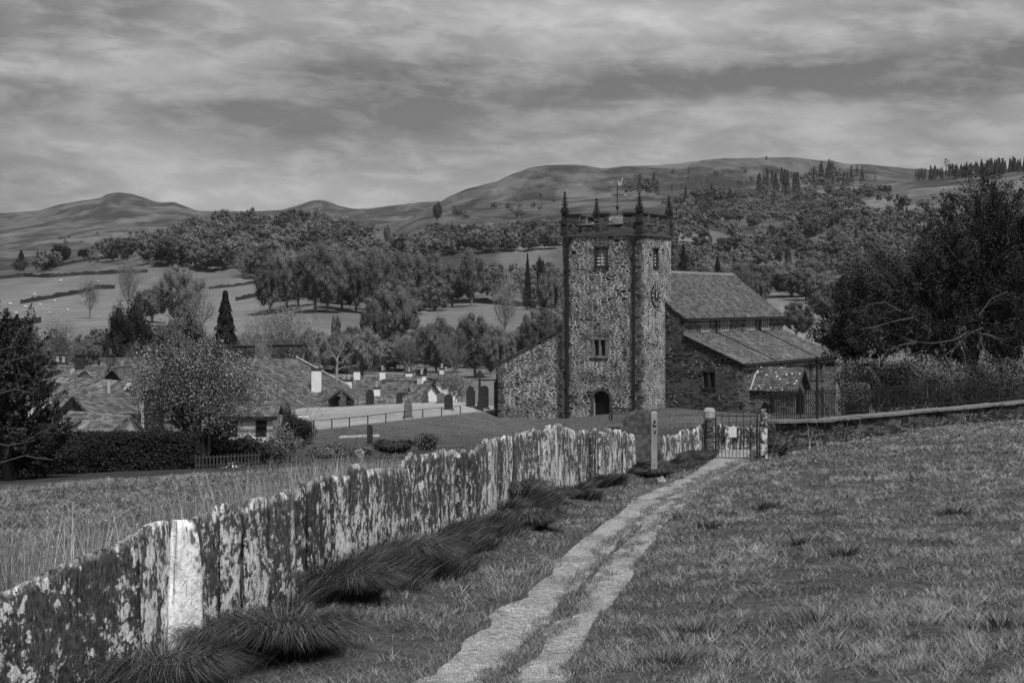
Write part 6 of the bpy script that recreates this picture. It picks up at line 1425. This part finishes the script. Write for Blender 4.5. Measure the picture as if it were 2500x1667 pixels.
shrub(600, 80, 1060, 150, 'dark brambly shrub under the near leafy tree', 'leaf_dark', 7, 9000)
shrub(530, 80, 1030, 110, 'dark bushy undergrowth at the end of the clipped hedge', 'leaf_dark', 17, 9000)
shrub(1120, 152, 905, 110, 'pale twiggy bush behind the gravestones', 'leaf', 8, 6000)
shrub(800, 78, 1080, 130, 'tangle of low bramble beyond the left field', 'leaf_bush', 9, 5000)
shrub(960, 80, 1068, 105, 'dark heather mound dotted with white flowers', 'leaf_flower', 10, 8000)
shrub(880, 79, 1088, 60, 'small bramble clump beside the pale boulder', 'leaf_bush', 18, 3000)
shrub(1040, 86, 1055, 60, 'scrubby twig bush right of the heather mound', 'leaf_bush', 19, 1500)
shrub(1960, 49, 1068, 100, 'low dark bramble along the foot of the boundary wall', 'leaf_bush', 11, 7000, .03)
shrub(1895, 46, 1078, 60, 'dark weeds against the right gate post', 'leaf_dark', 20, 3500, .03)
shrub(60, 72, 1062, 260, 'black tangle of undergrowth below the left edge yew', 'leaf_dark', 22, 14000)
shrub(35, 300, 790, 160, 'scrubby bush at the far left edge under the fields', 'leaf', 12, 5000)
shrub(700, 116, 905, 70, 'bare pale sapling cluster against the big slate roof', 'leaf', 13, 900, .03)
# hedge
def hedge():
    rs = np.random.RandomState(31); a, b = gp(95, 75), gp(492, 77); O = a.copy(); n = 60000; t = rs.rand(n); L = (b-a).length
    xs = a.x+(b.x-a.x)*t-O.x; yy = a.y+(b.y-a.y)*t-O.y; g_ = ground(a.x+(b.x-a.x)*t, a.y+(b.y-a.y)*t)-O.z; top = (HY-(1056+3*t))/F*(76+t*1.0)-O.z
    face = rs.rand(n) < .7; u = rs.rand(n); z = np.where(face, g_+(top-g_)*u, top)+rs.normal(size=n)*.05; y = np.where(face, yy-.55+rs.normal(size=n)*.09, yy+rs.uniform(-.6, .6, n))+fbm(xs*.8, z, 3)*.3
    z += np.where(face, 0, fbm(xs*1.2, y, 3)*.12); C = np.stack([xs, y, z], 1); N = np.where(face[:, None], np.array([0, -1, .3]), np.array([0, -.2, 1]))+rs.normal(size=(n, 3))*.6
    V, Fc, T = leaf_quads(C, N, np.full(n, .05), rs, rs.rand(n)**2)
    h = link('hedge', np_mesh('hedge', V, Fc, T), MT['leaf_dark'], None, O, label='long clipped black-green hedge closing the left field', cat='hedge')
    MB().plate([Vector((0, .1, -.5)), Vector((b.x-a.x, b.y-a.y+.1, -.5+b.z-a.z)), Vector((b.x-a.x, b.y-a.y+.1, top[np.argmax(t)]-.08)), Vector((0, .1, top[np.argmin(t)]-.08))], .3).build('stems', MT['dark'], h)  # near-black sheet standing for the unlit inside of the hedge, no stems modelled
hedge()
# dark yew at the left edge with long bare twigs
Y = 70; k = Y/F; b1 = gp(30, Y)
def lb1(px, py, rx, rz, dy=0): return ((px-30)*k, dy, (HY-py)*k-b1.z, rx*k, rx*k*.8, rz*k)
y3 = conifer_mass('yew_tree', 'dark ragged yew at the left edge with long pale twigs', [lb1(20, 900, 90, 120), lb1(60, 980, 60, 90), lb1(-40, 860, 60, 100), lb1(30, 1060, 90, 80), lb1(95, 1080, 60, 60), lb1(120, 1110, 50, 40), lb1(-60, 1040, 90, 120), lb1(0, 820, 30, 40), lb1(-15, 790, 14, 40)], b1, 90000, 8, 'leaf_yew', .04, .8, stems=((0, 0, 4, .3),), up=.35, ns=600)
for st_, pts in enumerate([[(-20, 1080), (20, 1088), (60, 1080), (90, 1060), (130, 1038)], [(0, 1130), (60, 1112), (90, 1118), (130, 1122), (150, 1105)], [(0, 900), (30, 880), (70, 870)], [(-20, 860), (20, 850), (60, 820)], [(0, 960), (40, 950), (80, 960)]]):
    mb = MB(); P3 = [P(x, y, 67.5)-b1 for x, y in pts]; mb.tube(P3, [.022*(1-.6*i/(len(P3)-1)) for i in range(len(P3))], 4)
    for j in range(1, len(P3)): branch_net(mb, rs, P3[j], ((P3[j]-P3[j-1]).normalized()+Vector(rs.normal(size=3)*.7)).normalized(), .5, .012, 1, .5, 0, 3)
    mb.build('bare_bough', MT['pale_bough'], y3)

# ================================================================ grass
def blades(X, Y, h, wd, lean, curl, rs, tone, droop=0.0, dirv=None, z=None):
    n = len(X); Z = ground(X, Y) if z is None else z; a = rs.rand(n)*2*math.pi if dirv is None else dirv; dx, dy = np.cos(a), np.sin(a)
    fa = rs.rand(n)*math.pi; wx, wy = np.cos(fa)*wd/2, np.sin(fa)*wd/2*.5; wz = 0
    K = [0, .4, .75, 1.0]; V = []
    for i, t in enumerate(K):
        off = lean*h*t+curl*h*t*t; zz = Z-.01+h*(t-droop*t*t*t); s = (1, .85, .55, 0)[i]
        if i < 3: V.append(np.stack([X+dx*off-wx*s, Y+dy*off-wy*s, zz], 1)); V.append(np.stack([X+dx*off+wx*s, Y+dy*off+wy*s, zz], 1))
        else: V.append(np.stack([X+dx*off, Y+dy*off, zz], 1))
    V = np.stack(V, 1).reshape(-1, 3); b = np.arange(n)[:, None]*7
    Fc = np.concatenate([b+np.array([0, 1, 3]), b+np.array([0, 3, 2]), b+np.array([2, 3, 5]), b+np.array([2, 5, 4]), b+np.array([4, 5, 6])], 0)
    return V, Fc, np.repeat(tone, 7)
def cat_build(name, parts, m, **k):
    VV, FF, TT, nb = [], [], [], 0
    for V, Fc, T in parts: VV.append(V); FF.append(Fc+nb); TT.append(T); nb += len(V)
    return link(name, np_mesh(name, np.concatenate(VV), np.concatenate(FF), np.concatenate(TT)), m, **k)
def fence_x(Y):
    ys = np.array(_fy); xs = (np.array(_fx)-CX)/F*ys; return np.interp(Y, ys, xs)
rs = np.random.RandomState(55); parts = []
N_ = 820000; u = rs.rand(N_); Yv = (11.5**.5+u*(62**.5-11.5**.5))**2; Xv = (rs.rand(N_)*.68-.335)*Yv
keep = rs.rand(N_) > on_path(Xv, Yv)*.97; Xv, Yv = Xv[keep], Yv[keep]
wall_ = ~((Yv > 45.4) & (Xv > 4.9) & (Yv > np.interp(Xv, [6.5, 9.2, 12.5, 19], [45.4, 51, 56, 65]))); Xv, Yv = Xv[wall_], Yv[wall_]
cl1 = fbm(Xv*1.3, Yv*1.3, 3); cl2 = fbm(Xv*.45+5, Yv*.45, 2); n = len(Xv); mc = fbm(Xv*5.5, Yv*4.0, 2); dn = rs.rand(n) < .62+cl1*.7+mc*.9; mc = mc[dn]; Xv, Yv, cl1, cl2 = Xv[dn], Yv[dn], cl1[dn], cl2[dn]; n = len(Xv)
left = Xv < fence_x(np.clip(Yv, 14, 45)); hh = (.026+.034*rs.rand(n))*(1+1.0*np.clip(cl1, 0, 1)+1.6*np.clip(mc, -.3, 1))*(1+.4*cl2)*np.where(left, 1.6, 1)
parts.append(blades(Xv, Yv, hh, .0054*np.maximum(1, Yv/15), .35+.6*rs.rand(n), .3+.6*rs.rand(n), rs, np.clip(rs.rand(n)**1.7*.8+cl2*.16+cl1*.16+mc*.5+.07, 0, 1), dirv=fbm(Xv*2.2+9, Yv*1.6, 2)*9+rs.normal(size=n)*1.6))
tA = sorted([q for q in _TR if q[3]]); tB = sorted([q for q in _TR if not q[3]])
for A in (tA, tB):
    ys = [q[0] for q in A]
    for col in (1, 2):
        m_ = 16000; Yf = ys[0]+(min(ys[-1], 46)-ys[0])*rs.rand(m_)**1.5; Xf = np.interp(Yf, ys, [q[col] for q in A])+rs.normal(size=m_)*.06+fbm(Yf*1.7+col*9, Yf*.3, 4)*.26+(-.10 if col == 1 else .10)
        parts.append(blades(Xf, Yf, .03+.05*rs.rand(m_), .0042*np.maximum(1, Yf/15), .6*rs.rand(m_), .6*rs.rand(m_), rs, np.clip(rs.rand(m_)**1.4, 0, 1)))
m_ = 3500; Yf = 12+32*rs.rand(m_)**1.5; A = tA; ys = [q[0] for q in A]; l_, r_2 = np.interp(Yf, ys, [q[1] for q in A]), np.interp(Yf, ys, [q[2] for q in A]); Xf = l_+(r_2-l_)*rs.rand(m_)
q_ = fbm(Xf*2.5, Yf*2.5, 3) > .18; Xf, Yf = Xf[q_], Yf[q_]; m_ = len(Xf); parts.append(blades(Xf, Yf, .02+.03*rs.rand(m_), .004*np.maximum(1, Yf/15), .6*rs.rand(m_), .6*rs.rand(m_), rs, rs.rand(m_)))
# longer turf of the churchyard beyond the fence
m_ = 120000; Yf = 60+rs.rand(m_)**1.2*84; Pf = rs.uniform(600, 2520, m_); Xf = (Pf-CX)/F*Yf; Zf = ground(Xf, Yf); Rf = HY-F*Zf/Yf; fl_ = np.interp(Pf, [640, 748, 1124, 1230], [1062, 1053, 1011, 1000])
q_ = ((Rf > fl_) | (Pf > 1215)) & ((Pf < 1860) | (Yf > np.interp(Pf, [1860, 2500], [48, 68]))) & (fbm(Xf*.7, Yf*.5, 3)+.35 > rs.rand(m_)*.9); Xf, Yf = Xf[q_], Yf[q_]; m_ = len(Xf)
parts.append(blades(Xf, Yf, .05+.10*rs.rand(m_), .02, .4*rs.rand(m_), .4*rs.rand(m_), rs, np.clip(rs.rand(m_)*.5+fbm(Xf*.5, Yf*.4, 3)*.4-.05, 0, 1)))
cat_build('grass', parts, MT['grass'], kind='stuff', label='short meadow grass of the sloping field', cat='grass')
# darker hummocks of coarse grass in the meadow
parts = []; hm = [(hit(px, py), s) for px, py, s in [(1860, 1243, .22), (2065, 1355, .3), (1950, 1330, .2), (1690, 1545, .4), (1995, 1520, .3), (1725, 1290, .22), (1620, 1620, .35), (2330, 1255, .22), (2440, 1530, .25)]]
for p, s in hm:
    m_ = int(420*s/.3); r_ = np.abs(rs.normal(size=m_))*s*.8; a = rs.rand(m_)*6.283; X = p.x+np.cos(a)*r_*1.5; Y = p.y+np.sin(a)*r_; parts.append(blades(X, Y, (.10+.12*rs.rand(m_))*np.exp(-r_/s*.5), .006*max(1, p.y/15), .3+.6*rs.rand(m_), .5*rs.rand(m_), rs, rs.rand(m_)**2, dirv=a+rs.normal(size=m_)*.5))
cat_build('coarse_grass', parts, MT['coarse'], kind='stuff', label='dark coarse grass hummocks in the meadow', cat='grass')
# rank grass along the foot of the fence and drooping tussocks
parts = []; m_ = 150000; t = rs.rand(m_)**.85; Yt = 12.5+t*33; xf = fence_x(np.maximum(Yt, 13.9))-np.where(Yt < 13.9, (13.9-Yt)*.25, 0); w_ = np.abs(rs.normal(size=m_))*.42; Xt = xf+.12+w_; k_ = (on_path(Xt, Yt) < .2) & ((fbm(Xt*1.0, Yt*.7, 3)+.25 > w_*.5)); Xt, Yt, w_ = Xt[k_], Yt[k_], w_[k_]; m_ = len(Xt)
parts.append(blades(Xt, Yt, (.28+.38*rs.rand(m_))*np.exp(-w_*.9)*(1+.9*fbm(Yt*1.3, w_*1.5, 2))*np.clip(1.2-Yt/70, .5, 1), .0055*np.maximum(1, Yt/17), .3+.5*rs.rand(m_), .5*rs.rand(m_), rs, rs.rand(m_)**1.6, .25, dirv=rs.normal(size=m_)*.8-.5))
cat_build('rank_grass', parts, MT['tussock'], kind='stuff', label='dark rank grass along the foot of the slate fence', cat='grass')
def tussock(p, r_, h, n, seed, label, lean=.6):
    rs = np.random.RandomState(seed); a = rs.rand(n)*6.283; q = rs.rand(n)**.5*r_*.55; X = np.cos(a)*q; Y = np.sin(a)*q; H = h*(.6+.6*rs.rand(n))
    dv = a+rs.normal(size=n)*.35; dv = np.where(rs.rand(n) < .38, rs.normal(size=n)*.7-.75, dv)   # combed downhill to the right
    V, Fc, T = blades(X, Y, H, .0068*max(1, p.y/17), lean*.45*(.5+rs.rand(n)), lean*(.5+.8*rs.rand(n)), rs, rs.rand(n)**3.0, .62, dirv=dv, z=np.zeros(n)-.03)
    o = link('grass_tussock', np_mesh('grass_tussock', V, Fc, T), MT['tussock'], None, p, label=label, cat='grass tussock')
TS = [(700, 1600, .62, .42, 'largest drooping dark grass tussock, nearest in the foreground'), (980, 1395, .55, .42, 'shaggy black tussock overhanging the path below the tall flags'), (1215, 1235, .6, .5, 'high rounded tussock half way along the fence'), (1290, 1290, .5, .3, 'low tussock beside the high rounded one on the path side'),
      (560, 1600, .5, .4, 'dark tussock at the foot of the white slab'), (850, 1460, .45, .35, 'tussock against the fence left of the shaggy black one'), (1400, 1190, .5, .32, 'tussock under the narrow flags in mid distance'), (1470, 1150, .5, .35, 'wide low tussock left of the waymark post'), (1560, 1135, .5, .45, 'tall tussock at the foot of the waymark post'), (1650, 1135, .6, .4, 'mound of grass between the waymark post and the gate'), (1700, 1120, .45, .3, 'small tussock close to the left gate post'), (1070, 1330, .4, .3, 'small tussock below the pointed flag'), (1600, 1165, .4, .25, 'flat tussock on the bank beside the boulder'), (400, 1690, .6, .4, 'tussock in the bottom left under the big slab'), (1340, 1225, .42, .3, 'tussock tucked behind the high rounded one')]
for i, (px, py, r_, h, lb_) in enumerate(TS): p = hit(px, py); tussock(p, r_*.85, h*1.75, int(4600*r_/.5), 400+i, lb_)
# tall pale stems behind the fence at the left, and a few by the boundary wall
parts = []; m_ = 8000; t = rs.rand(m_); Yt = 13+t**1.3*16; Xt = fence_x(np.maximum(Yt, 13.9))-.35-np.abs(rs.normal(size=m_))*.9*(1.3-t); parts.append(blades(Xt, Yt, (1.0+.75*rs.rand(m_))*(1.1-.40*t), .0085, .10*rs.rand(m_), .28*rs.rand(m_), rs, rs.rand(m_)**1.5, .05))
m_ = 900; Yt = 30+rs.rand(m_)*16; Xt = fence_x(Yt)-.3-rs.rand(m_)*.8; parts.append(blades(Xt, Yt, .4+.8*rs.rand(m_)**2, .006, .15*rs.rand(m_), .25*rs.rand(m_), rs, rs.rand(m_), .1))
m_ = 11; i = rs.rand(m_); Yt = 45.2+i*3; Xt = 6.9+i*3.4-.45; parts.append(blades(Xt, Yt-.3, .5+.6*rs.rand(m_), .009, .35*rs.rand(m_), .3*rs.rand(m_), rs, .7+.3*rs.rand(m_), .05))
cat_build('dry_stems', parts, MT['straw'], kind='stuff', label='tall dry grass stems behind the fence and along the walls', cat='grass')
# daisies in the left field
parts = []; m_ = 170; Yt = 24+rs.rand(m_)*40; Xt = fence_x(np.minimum(Yt, 45))-1-rs.rand(m_)*12; C = np.stack([Xt, Yt, ground(Xt, Yt)+.11], 1); V, Fc, T = leaf_quads(C, np.tile(np.array([0, -.5, 1.]), (m_, 1)), np.full(m_, .022), rs, np.ones(m_))
link('wildflowers', np_mesh('wildflowers', V, Fc, T), MT['fleece'], kind='stuff', label='small white flowers sprinkled over the left field', cat='flowers')

# ================================================================ air
hz = MB().box(-9000, 9000, -400, 13000, -60, 1400); hm_ = bpy.data.materials.new('haze'); hm_.use_nodes = True; ht = NT(hm_.node_tree); ht.n.clear()
pv_ = ht.n.new('ShaderNodeVolumePrincipled'); pv_.inputs['Color'].default_value = (.9, .9, .9, 1); pv_.inputs['Density'].default_value = .00003; pv_.inputs['Anisotropy'].default_value = .2
ot_ = ht.n.new('ShaderNodeOutputMaterial'); ht.l.new(pv_.outputs[0], ot_.inputs['Volume'])
hz.build('haze', hm_, None, kind='stuff')
